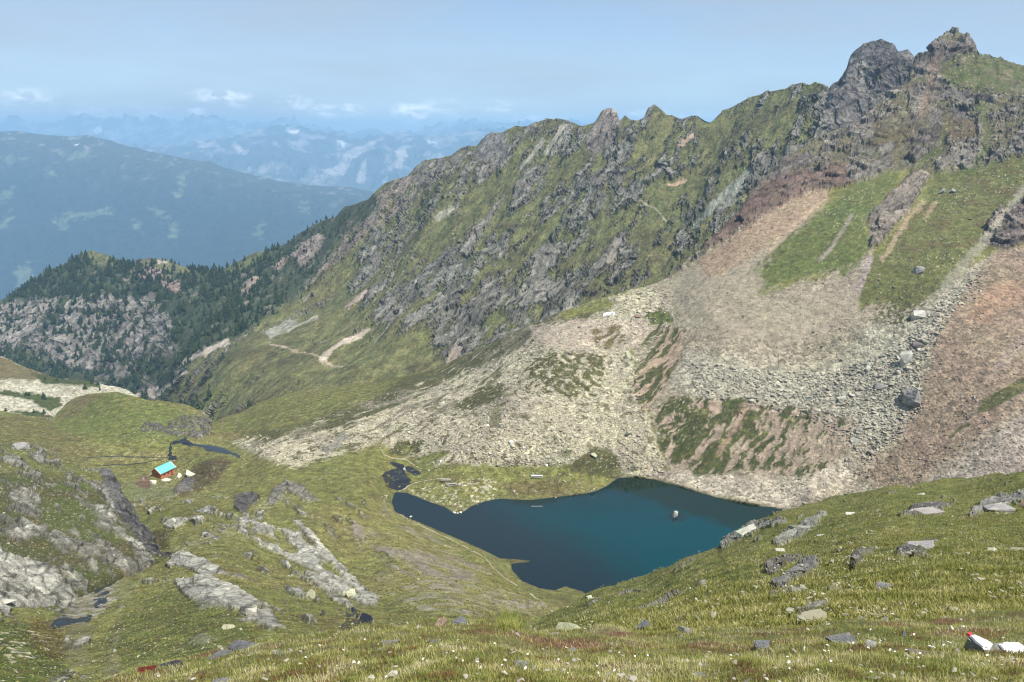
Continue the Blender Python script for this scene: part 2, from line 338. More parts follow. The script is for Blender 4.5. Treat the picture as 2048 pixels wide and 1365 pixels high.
# land just outside the shore always above the water
sdL = sdf(Mn.px, Mn.py, LAKE)
kk = math.sin(PITCH) + math.cos(PITCH) * (Mn.py - CY) / FPX
zz = CAMZ - kk * Mn.D
zmin = np.where(sdL < 0, np.minimum(0.12 + 0.02 * -sdL, 0.6), 0)
fix = (sdL < 0) & (sdL > -60) & (zz < zmin) & (Mn.py > 860) & (Mn.px > 700)
Mn.D[fix] = ((CAMZ - zmin) / kk)[fix]
ins = sdL >= 0; Mn.D[ins] = (CAMZ / kk)[ins]
Mn.finish_base()
nb = Mn.P.shape[0] - Mn.rows
sdL = np.concatenate([sdL, np.full((nb, Mn.nx), -500.0)], 0)
print('M base', time.time() - T0)
P = Mn.P
L = Mn
L.nA = fbm(P, 14, 4, 1); L.nB = fbm(P, 4, 3, 5); nC = fbm(P, 45, 3, 9); nF = fbm(P, 1.6, 2, 12); L.nF = fbm(P, 2.2, 3, 13, .7)
axR = L.axis((1400, 940), (1480, 820)); axL = L.axis((500, 1060), (720, 1210)); axT = L.axis((700, 880), (1000, 700))
_pw = L.P + (L.nA * 5.0)[..., None] * np.array([1, 0, 0]); sR = fbm(_pw - (_pw @ axR)[..., None] * axR * (1 - 1 / 6), 3.6, 4, 20, .6); sL = fbm(L.stretch(axL, 4), 5, 4, 25); sT = fbm(L.stretch(axT, 5), 5.0, 4, 30)
sRr = fbm(L.stretch(axR, 3), 11, 6, 33, .62)
L.fill(GR, 0.0, 0.0)
L.fill(GR2, m=sst(0, .5, nC) * .8); L.fill(HEA, m=sst(.1, .5, L.nA) * .65); L.fill(GRD, m=sst(.1, .5, -nC) * .5)
# far-left meadows
L.zone([(-300, 830), (0, 830), (120, 840), (200, 910), (150, 945), (0, 900), (-300, 900)], HEA, soft=10, op=.5)
# bedrock streaks all over the knolls on the left
leftm = sst(820, 700, L.pxx + 0 * L.pyy) * sst(985, 1010, L.pyy + .0 * L.pxx)
L.fill(SLAB, 0.25, 1.0, m=leftm * sst(.20, .28, sL + .14 * nC + .12 * L.nF))
L.fill(HEG, m=leftm * sst(.15, .3, sL) * sst(.34, .28, sL) * .7)
L.zone([(350, 1165), (420, 1155), (460, 1175), (500, 1195), (520, 1215), (480, 1222), (400, 1212), (365, 1190)], SLAB, .15, 1.0, 2, 5, sL)
L.zone([(500, 1062), (530, 1050), (575, 1058), (620, 1090), (680, 1150), (750, 1210), (710, 1228), (670, 1200), (620, 1160), (560, 1110), (520, 1098)], SLAB, .2, 1.0, 2, 9, sL, extra=sst(-.25, 0, sL))
L.zone([(585, 1040), (600, 1040), (640, 1085), (720, 1170), (760, 1200), (740, 1212), (650, 1120)], SLAB, .2, 1.0, 2, 5, sL)
L.zone([(545, 985), (572, 960), (600, 975), (640, 1000), (605, 1000), (575, 985), (550, 1010), (530, 1010)], ROCK, .2, 1.0, 2, 5, sL)
L.zone([(335, 1108), (380, 1108), (440, 1135), (460, 1150), (400, 1148), (350, 1130)], SLAB, .2, 1.0, 2, 5, sL)
L.zone([(480, 1222), (540, 1225), (575, 1255), (540, 1262), (500, 1240)], SLAB, .2, 1.0, 2, 5, sL)
L.zone([(470, 990), (500, 985), (520, 1000), (490, 1025), (470, 1020)], RDK, .3, 1.0, 2, 6, sL)
L.zone([(320, 1112), (400, 1078), (470, 1045), (540, 1000), (556, 1004), (480, 1056), (420, 1084), (335, 1120)], (.30, .28, .19), .6, .2, 5, 16, L.nB, extra=sst(-.2, .25, L.nF), op=.6)
L.zone([(250, 1060), (330, 1060), (340, 1100), (300, 1112), (270, 1090)], (.055, .05, .014), .0, .0, 8, 10)
L.zone([(330, 1038), (360, 1035), (372, 1050), (350, 1058), (330, 1052)], SLAB, .5, .8, 2, 5, L.nB)
# slope between the spine and the lake: worn turf, pinkish ribs
L.zone([(640, 1010), (780, 1010), (870, 1090), (1000, 1170), (1090, 1230), (900, 1230), (760, 1200), (640, 1070)], GR2, soft=12, op=.7)
L.zone([(690, 1060), (730, 1050), (800, 1085), (880, 1120), (960, 1165), (900, 1180), (790, 1140), (720, 1100)], (.26, .225, .165), .4, .5, 5, 9, sL, extra=sst(-.2, .15, sL))
L.zone([(770, 1030), (800, 1035), (900, 1090), (990, 1150), (940, 1150), (850, 1090)], (.24, .21, .15), .4, .3, 5, 9, sL, extra=sst(-.1, .25, sL), op=.8)
L.zone([(850, 1150), (1000, 1180), (1090, 1220), (1000, 1235), (860, 1225), (780, 1190)], (.28, .255, .19), .6, .3, 6, 14, L.nB, extra=sst(-.1, .25, L.nB), op=.8)
# stream bed with gravel at the lower left, green bog beside it
L.zone([(-300, 1240), (0, 1240), (100, 1252), (135, 1290), (130, 1340), (0, 1420), (-300, 1420)], (.06, .075, .013), 0, 0, 8, 8)
L.zone([(60, 1240), (120, 1245), (130, 1300), (110, 1330), (60, 1290)], (.075, .045, .012), 0, 0, 8, 10, op=.7)
L.zone([(165, 1175), (228, 1135), (235, 1165), (222, 1205), (185, 1245), (185, 1300), (192, 1345), (125, 1335), (128, 1270), (95, 1255), (130, 1225)], (.15, .125, .08), 1.0, .1, 8, 40, L.nB, op=.4)
L.zone([(165, 1180), (228, 1138), (235, 1165), (222, 1205), (185, 1240), (130, 1250), (100, 1255), (130, 1225)], (.26, .235, .19), 1.0, .2, 3, 16, L.nB, extra=sst(-.25, .1, L.nF), op=.9)
L.zone([(0, 1270), (110, 1265), (90, 1310), (30, 1330)], PALE, .8, .1, 3, 20, nF, extra=sst(.2, .35, nF))
L.zone([(225, 1140), (290, 1130), (260, 1200), (230, 1225), (222, 1190)], (.2, .2, .12), .3, .3, 4, 14, L.nB, extra=sst(-.2, .3, L.nF), op=.6)
L.zone([(230, 1240), (330, 1180), (480, 1235), (520, 1270), (420, 1320), (250, 1330), (215, 1290)], (.075, .09, .02), 0, 0, 10, 10, op=.8)
L.zone([(200, 1350), (240, 1240), (235, 1300), (245, 1400), (200, 1400)], (.2, .18, .12), .4, .2, 5, 14, L.nB, op=.4)
# stony flats near the hut and the knoll beside it
L.zone([(345, 985), (370, 950), (400, 925), (440, 912), (465, 925), (440, 960), (400, 985), (365, 995)], HEA, 0.1, .4, 3, 6, L.nB)
L.zone([(345, 990), (370, 955), (390, 960), (385, 985)], (.17, .155, .135), .3, .8, 3, 5, L.nB)
L.zone([(235, 965), (300, 968), (350, 975), (345, 1000), (270, 1000)], (.13, .145, .065), .3, .1, 6, 8, L.nB, op=.7)
L.zone([(270, 968), (290, 945), (305, 965), (300, 978), (280, 978)], (.12, .08, .05), .2, .1, 3, 4, L.nB)
L.zone([(170, 915), (330, 905), (335, 920), (200, 925)], (.16, .145, .055), 0, 0, 4, 4, op=.8)
# round hill with its little crag
L.zone([(105, 838), (135, 803), (235, 785), (300, 800), (420, 840), (360, 880), (200, 880), (120, 860)], (.105, .12, .03), 0, 0, 8, 8)
L.zone([(120, 838), (135, 803), (175, 789), (200, 792), (160, 830)], (.12, .09, .04), 0, .1, 6, 6, op=.7)
cr = fbm(P * np.array([1, 1, .35]), 4, 4, 41)
L.zone([(368, 835), (408, 828), (425, 850), (418, 872), (395, 882), (365, 872), (335, 868), (280, 862), (285, 843), (330, 850)], (.17, .155, .135), .3, 1.0, 3, 8, cr, extra=sst(-.15, .1, cr))
# moraine: pale rubble with strips of turf
mor = [(470, 885), (520, 868), (600, 850), (680, 815), (770, 790), (860, 755), (960, 705), (1060, 655), (1140, 620), (1300, 572), (1360, 600), (1335, 680), (1260, 700), (1290, 800), (1305, 870), (1335, 935), (1310, 958),
       (1240, 952), (1200, 925), (1150, 925), (1060, 935), (960, 930), (850, 925), (800, 905), (760, 890), (700, 905), (600, 935), (560, 930), (500, 900)]
L.zone(mor, PALE, 1.0, .1, 5, 14, L.nB)
L.zone([(430, 845), (520, 805), (700, 770), (870, 738), (1050, 655), (1150, 613), (1210, 620), (1120, 665), (1040, 700), (940, 745), (830, 800), (720, 850), (600, 880), (480, 870)], HEG, .1, .1, 6, 22, sT, extra=sst(-.42, -.2, sT))
L.zone([(500, 880), (700, 855), (860, 790), (1000, 740), (1010, 800), (850, 850), (760, 880), (600, 930), (520, 925)], HEG, .1, .1, 8, 30, sT, extra=sst(.02, .14, sT + .3 * L.nF), op=.9)
L.zone(mor, (.27, .235, .19), None, None, 10, 10, op=.5, extra=sst(-.1, .4, nC + L.nA))
L.zone([(430, 845), (520, 805), (700, 770), (800, 760), (740, 800), (600, 850), (480, 870)], GR, 0, 0, 6, 14, sT, extra=sst(-.3, -.1, sT), op=.8)
L.zone([(1045, 735), (1100, 705), (1180, 700), (1215, 730), (1190, 785), (1130, 795), (1060, 775)], HEG, .1, 0, 4, 30, L.nB, extra=sst(-.2, -.05, L.nB))
L.zone([(905, 815), (960, 775), (1010, 765), (1005, 795), (940, 825)], HEG, .1, 0, 3, 14, L.nB)
L.zone([(975, 850), (985, 800), (1005, 800), (1000, 850), (985, 860)], HEG, .1, 0, 3, 10, L.nB, op=.8)
L.fill(HEG, .1, m=sst(.20, .30, L.nB + .3 * L.nA + .25 * L.nF) * (sdf(L.pxx, L.pyy, mor) > 0) * .85)
L.zone([(1060, 655), (1140, 640), (1250, 640), (1330, 650), (1330, 690), (1250, 700), (1140, 700), (1075, 682)], (.34, .285, .22), .7, .1, 6, 16, L.nB, op=.85)
L.zone([(1180, 660), (1240, 655), (1250, 680), (1200, 700)], HEA, .1, .1, 4, 14, sR, extra=sst(-.1, .1, sR))
L.zone([(1120, 625), (1210, 598), (1232, 610), (1190, 625), (1130, 640)], GR, 0, 0, 4, 8); L.zone([(1285, 622), (1335, 622), (1350, 648), (1300, 650)], GRD, .1, 0, 3, 10, L.nB)
L.zone([(1135, 935), (1190, 893), (1222, 910), (1248, 950), (1215, 972), (1150, 950)], HEG, .1, .1, 3, 8)
L.zone([(778, 905), (795, 885), (845, 880), (835, 905), (800, 912)], HEG, .1, 0, 3, 4); L.zone([(815, 922), (880, 900), (905, 905), (870, 925)], GR, 0, 0, 3, 4)
L.zone([(630, 935), (720, 900), (765, 885), (790, 930), (700, 960), (560, 960)], GR, 0, 0, 8, 10, op=.8)
L.zone([(640, 895), (690, 865), (700, 880), (650, 915)], ROCK, .3, .7, 3, 5, L.nB)
# shore meadow
L.zone([(820, 990), (820, 940), (900, 930), (1060, 938), (1180, 950), (1230, 960), (1190, 990), (1060, 1005), (960, 1010), (915, 1030)], GR, 0.05, 0, 4, 6)
L.zone([(1000, 968), (1110, 958), (1160, 975), (1120, 992), (1030, 990)], HEA, .05, 0, 6, 8, op=.8)
L.zone([(820, 985), (900, 975), (985, 960), (985, 995), (930, 1020), (890, 1012)], PALE, .9, 0, 4, 22, nF, extra=sst(.12, .28, nF))
# the big scree slope
big = [(1300, 572), (1400, 508), (1450, 470), (1500, 430), (1560, 395), (1620, 372), (1650, 400), (1580, 470), (1505, 540), (1525, 592), (1600, 562), (1660, 555), (1700, 535), (1745, 495), (1745, 535), (1718, 615), (1780, 605),
       (1860, 590), (1950, 530), (2000, 500), (2060, 490), (2400, 460), (2400, 1100), (1560, 1150), (1600, 1030), (1560, 1015), (1400, 985), (1290, 952), (1340, 940), (1310, 870), (1290, 790), (1262, 700), (1340, 665), (1355, 620)]
L.zone(big, PINK, 1.0, .05, 4, 10, sR)
L.zone([(1340, 700), (1500, 720), (1650, 740), (1770, 640), (1860, 600), (1950, 530), (1990, 520), (1890, 640), (1830, 740), (1850, 800), (1750, 880), (1650, 820), (1500, 810), (1400, 800), (1350, 770)], SGR, 1.0, .1, 20, 30, L.nA, op=.9)
L.zone([(1300, 940), (1400, 950), (1560, 960), (1700, 920), (1720, 960), (1560, 1018), (1400, 985)], (.36, .32, .25), 1.0, .1, 10, 12, op=.7)
L.zone([(1320, 575), (1450, 470), (1620, 380), (1640, 420), (1530, 600), (1740, 560), (1760, 620), (1640, 680), (1480, 690), (1380, 660)], PINK, .4, .0, 25, 20, L.nA)
L.zone([(1390, 520), (1470, 470), (1560, 405), (1660, 370), (1660, 400), (1580, 465), (1490, 520), (1420, 560)], ORA, .7, .1, 8, 14, sR, op=.9)
L.zone([(2100, 480), (1990, 505), (1930, 570), (1880, 660), (1850, 780), (1800, 880), (1720, 950), (1800, 1000), (1950, 900), (2060, 800), (2200, 700)], RED, .9, .05, 14, 26, sR)
L.zone([(2060, 560), (1980, 570), (1930, 640), (1960, 650), (2048, 600)], (.26, .165, .105), .8, .05, 10, 14, sR, op=.7)
L.zone([(2060, 640), (2000, 720), (1980, 760), (2060, 690)], (.24, .19, .15), .9, .05, 5, 8, sR, op=.7)
L.zone([(2100, 800), (1980, 880), (1860, 960), (1870, 1100), (2300, 1080), (2300, 800)], (.235, .20, .162), 1.0, .05, 22, 30)
L.zone([(1950, 830), (1965, 800), (2050, 755), (2100, 740), (2060, 775), (1985, 820)], HEG, 0, 0, 3, 5)
L.stroke([(1900, 875), (1920, 855), (1935, 850)], 3, HEG, 0, 0)
# turf tongues between the scree chutes
L.zone([(1508, 545), (1560, 490), (1640, 425), (1680, 388), (1715, 355), (1740, 362), (1810, 335), (1765, 400), (1730, 440), (1740, 490), (1690, 560), (1640, 545), (1560, 570), (1518, 592), (1532, 568)], (.080, .098, .026), .0, .05, 6, 20, sR)
L.zone([(1716, 618), (1728, 545), (1760, 500), (1790, 470), (1850, 400), (1870, 350), (1950, 330), (2048, 290), (2400, 250), (2400, 420), (2048, 480), (1960, 505), (1900, 565), (1860, 600), (1800, 625), (1775, 595)], (.098, .105, .032), .05, .1, 5, 16, sR)
L.zone([(1760, 520), (1850, 400), (2048, 300), (2048, 420), (1900, 540)], HEA, .05, .1, 10, 20, sR, extra=sst(0, .3, L.nA), op=.7)
L.zone([(1770, 590), (1870, 570), (1880, 600), (1830, 640), (1780, 650), (1750, 640)], HEG, .1, 0, 3, 26, nF, extra=sst(-.05, .1, nF))
L.zone([(1600, 560), (1700, 530), (1690, 560), (1610, 575)], (.25, .215, .155), .5, .05, 3, 10, sR, extra=sst(-.1, .1, sR))
L.zone([(1738, 500), (1735, 440), (1780, 385), (1830, 345), (1860, 350), (1820, 420), (1775, 470)], RPK, .5, 1.0, 3, 12, sRr, op=.9)
L.stroke([(1845, 405), (1815, 440), (1790, 480), (1765, 520)], 5, TAN, .5, .1, 3, 8, sR, op=.7); L.stroke([(1870, 405), (1850, 440)], 3, TAN, .5, .1, 3, 6, op=.7)
L.stroke([(1705, 430), (1680, 470), (1660, 500), (1640, 520)], 3.5, (.2, .18, .14), .5, .1, 2, 3, sR); L.stroke([(1740, 520), (1715, 580)], 7, (.25, .21, .18), .8, .05, 3, 4, sR)
L.stroke([(1650, 400), (1590, 450), (1540, 500)], 3.5, TAN, .5, .1, 2, 4, sR)
# rocky upper wall below the summits
wall = [(1340, 553), (1400, 508), (1450, 455), (1490, 415), (1510, 375), (1580, 308), (1660, 260), (1740, 222), (1815, 160), (1835, 115), (1905, 40), (1960, 90), (2060, 110), (2400, 120), (2400, 290), (2048, 310), (1950, 335),
        (1880, 345), (1800, 335), (1730, 360), (1690, 372), (1620, 378), (1560, 400), (1450, 480)]
L.zone(wall, (.205, .18, .15), .35, 1.0, 3, 10, sRr)
wm = (sdf(L.pxx, L.pyy, wall) > -4).astype(np.float32)
L.fill((.27, .26, .205), .3, 1.0, m=wm * sst(.05, .3, L.nA) * .9); L.fill((.105, .095, .042), .1, .35, m=wm * sst(-.02, .12, sRr + .3 * L.nF) * .85); L.fill((.13, .105, .095), .3, 1.0, m=wm * sst(.05, .3, nC) * .6)
L.zone([(1390, 515), (1450, 455), (1505, 385), (1560, 355), (1640, 335), (1690, 330), (1700, 370), (1620, 385), (1540, 420), (1460, 480)], (.17, .115, .09), .4, .9, 4, 12, sRr, op=.85)
L.zone([(1870, 140), (1900, 112), (1956, 104), (2048, 130), (2300, 185), (2300, 240), (2048, 200), (1980, 190), (1900, 180)], (.09, .10, .034), .1, .4, 8, 26, sRr, extra=sst(.25, .0, sRr))
L.stroke([(1960, 210), (1975, 260), (1968, 300), (1945, 340)], 9, (.085, .10, .03), 0, .2, 6, 12, op=.8); L.stroke([(1870, 150), (1845, 165)], 6, (.075, .10, .025), 0, .1, 3, 4); L.stroke([(1900, 240), (1880, 300), (1830, 340)], 8, (.08, .085, .03), 0, .3, 3, 8)
L.stroke([(1870, 130), (1860, 170), (1845, 230)], 12, (.23, .17, .125), .3, .8, 5, 6, op=.7)
L.zone([(1740, 250), (1800, 220), (1830, 230), (1810, 290), (1750, 300)], (.10, .078, .035), .1, .5, 4, 14, sRr, op=.7); L.zone([(1880, 235), (1950, 240), (1960, 280), (1900, 285)], (.10, .07, .035), .1, .4, 4, 14, L.nB, op=.8)
L.zone([(1900, 300), (1960, 300), (1940, 340), (1910, 330)], (.24, .22, .18), .5, .7, 3, 6, L.nB)
L.zone([(2100, 370), (2000, 420), (1968, 460), (1965, 485), (2010, 500), (2100, 470)], (.19, .155, .13), .3, 1.0, 3, 6, sRr)
L.stroke([(2048, 380), (1980, 470), (1900, 560), (1820, 660)], 9, SGR, 1.0, .1, 4, 6, L.nB, op=.6)
# eroded bank of the moraine: dark turf ribs on ochre earth
bank = [(1312, 815), (1350, 795), (1420, 797), (1500, 802), (1560, 815), (1640, 825), (1712, 845), (1700, 900), (1620, 955), (1550, 948), (1490, 938), (1440, 948), (1390, 950), (1340, 922), (1312, 885)]
L.zone(bank, (.245, .19, .14), .5, .05, 6, 6, sR, op=.8)
dens = sst(1700, 1380, L.pxx + .0 * L.pyy) * .36
L.zone(bank, (.044, .052, .015), .05, .05, 3, 12, sR, extra=sst(.14, .24, sR + dens - .01 + .2 * L.nA + .18 * L.nB + .2 * L.nF))
L.stroke([(1490, 812), (1475, 850), (1440, 905)], 5, (.25, .165, .12), .5, .05, 4, 8, sR, op=.6)
b2 = [(1262, 770), (1300, 700), (1340, 655), (1372, 665), (1360, 720), (1320, 790), (1285, 830)]
L.zone(b2, (.29, .22, .155), .4, .05, 6, 6, sR); L.zone(b2, (.055, .06, .02), .05, .05, 3, 10, sR, extra=sst(.02, .08, sR))
L.zone([(1260, 720), (1300, 660), (1330, 640), (1300, 720), (1275, 770)], HEG, .1, .1, 4, 12, sR, extra=sst(-.1, .1, sR))
isg0 = (L.stone < .35) * (1 - L.rock)
L.alb *= (1 + isg0 * (.55 * L.nF + .5 * fbm(P, 5, 3, 14, .7)))[..., None]
L.fill((.085, .06, .022), m=isg0 * sst(.18, .34, fbm(P, 3.2, 3, 15, .7)) * .75); L.fill((.17, .165, .06), m=isg0 * sst(.2, .4, fbm(P, 6, 4, 16, .7)) * .6)
# pale stone flecks in the turf
fl = sst(.36, .46, fbm(P, .9, 2, 77)); isg = (L.stone < .3).astype(np.float32)
L.fill(PALE, .6, m=fl * isg * (.35 + .65 * sst(-.1, .3, nC)))
# ochre wet rim right at the water
L.fill((.10, .085, .05), .3, .0, m=sst(-5, -1, sdL) * .6)
# relief
Pz = L.P
near = sst(60, 300, L.P[..., 1]) * .75 + .25
land = sst(2, 30, -sdL)
rg = fbm(L.stretch(axL, 3.2), 13, 6, 50, .6, True); rw = fbm(L.stretch(axR, 2.2), 22, 7, 55, .66, True)
lm = (L.pxx < 1000); qq = np.where(lm[..., None], L.stretch(axL, 2.4) * 2.2, L.stretch(axR, 1.6))
fa = L.break_rock(qq, 12, 3.0, 3) * np.where(lm, .22, 1); fa = fa + L.break_rock(qq, 4.6, 1.3, 5) * np.where(lm, .15, 1); fa = fa + L.break_rock(qq, 8, .0, 15, .1, .5) * 0
farw = sst(300, 520, L.P[..., 1])
rk = np.where(L.pxx < 1000, rg * (.6 + 1.5 * near), rw * 4.0)
amt = fa + L.rock * rk * (.8 + .2 * farw) + (fbm(P, 16, 5, 60) * 1.1 + fbm(P, 3, 3, 63) * .28) * near * (1 - .5 * L.stone) + L.stone * (fbm(P, 2.6, 3, 66) * .45 + fbm(P, 9, 2, 67) * .4)
amt += (L.pxx > 1000) * L.nA * .8 * (L.pyy < 880)
bkm = np.clip(sdf(L.pxx, L.pyy, bank) / 20 + .5, 0, 1); amt += bkm * sR * 1.6
L.displace(amt * land)
ii = sdL > -.5; L.P[..., 2] = np.where(ii, -(np.clip(sdL, 0, 200) * .09 + .25), np.where((sdL > -60) & (L.pyy > 860) & (L.pxx > 700), np.maximum(L.P[..., 2], .1), L.P[..., 2]))
matM = terrain_mat('hillside_turf_and_scree', 1.5, 4.5, .55)
Mn.build('basin_terrain', matM)
print('M built', time.time() - T0)

# ============ rocky hill on the left
topH = [(-320, 880), (0, 893), (28, 887), (60, 893), (100, 910), (150, 930), (195, 946), (212, 940), (222, 943), (232, 965), (250, 1005), (275, 1050), (300, 1082), (322, 1106), (345, 1122)]
botH = [(-320, 1262), (0, 1255), (80, 1248), (130, 1220), (220, 1175), (270, 1145), (320, 1125), (345, 1126)]
ctrlH = [(-300, 885, 340), (0, 893, 325), (100, 912, 312), (222, 945, 292), (250, 1005, 268), (300, 1085, 225), (330, 1115, 208), (0, 1000, 232), (100, 1050, 210), (200, 1080, 205), (80, 1180, 152), (0, 1240, 128),
         (130, 1215, 146), (225, 1165, 172), (-300, 1050, 205), (-300, 1250, 120), (180, 1000, 250), (160, 1120, 178), (60, 950, 275)]
H = Layer(-320, 345, 420, topH, botH, 260, ctrlH, (12, 70, 1.1), lam=1e-4)
H.finish_base(); L = H; P = H.P
L.nA = fbm(P, 12, 4, 101); L.nB = fbm(P, 3.5, 3, 105); L.nF = fbm(P, 1.2, 3, 106, .7)
ax = L.axis((40, 1080), (160, 1180)); sH = fbm(L.stretch(ax, 3.5), 7, 5, 110, .55); up = fbm(P * np.array([1, 1, .3]), 5, 4, 115)
L.fill(HEG, .05, .1); L.fill(GRD, m=sst(.0, .4, L.nA)); L.fill(HEA, m=sst(.0, .4, -L.nA) * .6)
L.fill(ROCK, .25, 1.0, m=sst(.02, .12, sH + .10 * L.nA - .04)); L.fill(SLAB, .2, 1.0, m=sst(.2, .4, sH))
L.zone([(-300, 1090), (-10, 1100), (30, 1120), (80, 1140), (160, 1200), (130, 1215), (70, 1235), (0, 1240), (-300, 1250)], SLAB, .15, 1.0, 3, 10, sH)
L.zone([(-300, 895), (0, 895), (60, 893), (150, 930), (215, 945), (225, 975), (150, 960), (60, 945), (-300, 960)], GR, .1, .1, 5, 12, L.nB, extra=sst(.2, -.1, sH) * .9)
L.zone([(200, 945), (225, 940), (250, 1005), (300, 1082), (345, 1120), (300, 1110), (255, 1060), (215, 1000)], (.15, .145, .135), .25, 1.0, 3, 6, up, extra=sst(-.35, -.1, up))
L.zone([(70, 1010), (190, 1000), (220, 1050), (260, 1090), (180, 1080), (90, 1060)], GRD, .1, .2, 6, 12, L.nB, extra=sst(.3, 0, sH), op=.85)
L.fill(PALE, .6, m=sst(.34, .44, fbm(P, .9, 2, 120)) * (L.rock < .5) * .8)
edge = sst(0, .05, (L.pyy - 880) / 400)
relief = fbm(L.stretch(ax, 2.6), 11, 7, 130, .62, True) * 2.1 + up * .8
fa = L.break_rock(L.stretch(ax, 2.8), 3.8, .7, 3) + L.break_rock(L.stretch(ax, 2.2), 1.4, .2, 5) + L.break_rock(L.stretch(ax, 1.6), 6, .3, 9, .15, .6)
L.displace(fa + (L.rock * .85 + .15) * relief + fbm(P, 2.5, 3, 133) * .35)
sk = sst(0, .10, 1 - (H.pyy - H.top[None]) / (np.maximum(H.bot - H.top, 3)[None])); L.P[..., 2] -= (1 - sk) * 4
matH = terrain_mat('left_hill_bedrock_and_turf', .8, 3.2, .35)
H.build('rocky_hillside', matH)

# ============ pale scree hill behind on the left
topS = [(-320, 680), (0, 713), (40, 730), (90, 748), (150, 762), (180, 765), (240, 775), (265, 785), (290, 802)]
botS = [(-320, 900), (290, 860)]
S = Layer(-320, 290, 300, topS, botS, 110, [(-300, 690, 650), (0, 713, 620), (180, 765, 610), (280, 795, 600), (100, 790, 580), (0, 790, 570), (0, 850, 530), (200, 850, 545), (-300, 850, 520)], (8, 60, 1.0), 1e-4)
S.finish_base(); L = S; P = S.P; L.nA = fbm(P, 20, 4, 201); L.nB = fbm(P, 5, 3, 204); L.nF = fbm(P, 2.5, 3, 206, .7)
L.fill((.36, .34, .255), .9, .1); L.fill((.2, .19, .13), m=sst(.1, .5, L.nA) * .5)
L.zone([(-320, 690), (0, 712), (60, 735), (180, 765), (160, 770), (80, 762), (0, 760), (-320, 740)], HEA, .1, .2, 3, 8, L.nB, op=.9)
L.zone([(60, 745), (150, 757), (200, 768), (200, 775), (90, 770)], (.05, .06, .022), 0, 0, 3, 4, L.nB)
L.zone([(-320, 785), (0, 782), (50, 784), (120, 795), (125, 810), (100, 822), (60, 800), (0, 790)], (.05, .062, .022), 0, 0, 2, 5, L.nB)
L.zone([(20, 822), (80, 824), (110, 835), (60, 838)], (.05, .062, .022), 0, 0, 2, 4, L.nB)
L.displace(L.nA * 2.5 + L.nB * .7 + fbm(P, 2.4, 3, 207) * .35)
S.build('scree_hill', terrain_mat('scree_hill_stones', 1.3, 4, .5))

# ============ the long ridge, its grassy flank, the grey tower and the wooded spur
topA = [(-320, 690), (0, 601), (40, 577), (90, 547), (140, 524), (165, 508), (185, 502), (215, 510), (240, 521), (262, 526), (268, 521), (290, 515), (330, 518), (352, 530), (380, 541), (420, 541), (450, 537), (480, 522), (500, 510),
        (540, 499), (575, 486), (600, 466), (630, 452), (655, 440), (670, 433), (688, 412), (715, 409), (740, 399), (752, 386), (770, 369), (800, 361), (815, 356), (835, 335), (850, 322), (870, 318), (905, 315), (925, 300), (945, 297),
        (955, 296), (965, 281), (985, 268), (1005, 266), (1030, 251), (1055, 251), (1075, 244), (1095, 238), (1108, 241), (1112, 238), (1125, 240), (1150, 247), (1163, 251), (1188, 245), (1198, 230), (1205, 221), (1214, 218), (1226, 221),
        (1234, 232), (1238, 244), (1244, 238), (1250, 231), (1258, 238), (1270, 242), (1290, 236), (1300, 218), (1308, 211), (1318, 220), (1332, 232), (1345, 231), (1365, 238), (1380, 232), (1395, 230), (1412, 240), (1420, 243), (1445, 222), (1470, 211),
        (1500, 196), (1535, 186), (1570, 181), (1590, 170), (1603, 167), (1620, 171), (1630, 165), (1645, 172), (1660, 184), (1668, 172), (1684, 166), (1690, 152), (1697, 138), (1703, 118), (1714, 104), (1728, 90), (1745, 86), (1763, 79),
        (1775, 84), (1788, 88), (1797, 103), (1806, 100), (1816, 98), (1826, 108), (1831, 120), (1850, 150), (1900, 190), (2100, 300)]
botA = [(-320, 800), (0, 770), (200, 800), (290, 850), (420, 880), (520, 850), (700, 810), (870, 775), (1000, 730), (1150, 660), (1300, 610), (1400, 545), (1500, 440), (1600, 350), (1700, 300), (1850, 260), (2100, 330)]
ctrlA = [(0, 600, 1250), (180, 505, 1290), (300, 520, 1265), (450, 537, 1230), (600, 470, 1180), (700, 410, 1130), (850, 322, 1060), (1100, 240, 980), (1210, 220, 950), (1300, 225, 925), (1450, 225, 880), (1600, 170, 830), (1765, 80, 765), (1832, 118, 745),
         (0, 720, 1150), (150, 750, 1110), (250, 780, 1040), (295, 800, 960), (380, 800, 810), (450, 840, 690), (600, 790, 650), (750, 780, 640), (900, 730, 650), (1100, 650, 665), (1250, 590, 685), (1400, 510, 695), (1500, 420, 700), (1600, 320, 715),
         (1700, 262, 725), (600, 600, 960), (450, 650, 960), (800, 550, 860), (1000, 450, 835), (1200, 400, 805), (1400, 350, 790), (300, 650, 1140), (150, 620, 1200), (1600, 250, 770), (1750, 180, 745), (-300, 690, 1240), (-300, 780, 1180), (2000, 300, 740), (2000, 200, 760)]
A = Layer(-320, 2080, 1180, topA, botA, 330, ctrlA, (12, 700, .9), 3e-5)
A.finish_base(); L = A; P = A.P
ax = L.axis((850, 640), (1000, 440)); ax2 = L.axis((700, 620), (800, 570))
q = L.stretch(ax, 2.2)
L.nA = fbm(P, 40, 4, 301); L.nB = fbm(P, 10, 3, 305); L.nF = fbm(P, 5, 3, 306, .7); s1 = fbm(L.stretch(ax, 4), 20, 7, 310, .74); s2 = fbm(L.stretch(ax, 5), 9, 3, 315); nC = fbm(P, 140, 3, 319)
print('A noise', time.time() - T0)
L.fill((.104, .108, .042), 0, 0); L.fill((.15, .14, .06), m=sst(0, .4, s2) * .7); L.fill((.07, .058, .03), m=sst(.05, .4, L.nA) * .6)
rd = np.zeros(L.stone.shape, np.float32) - .03
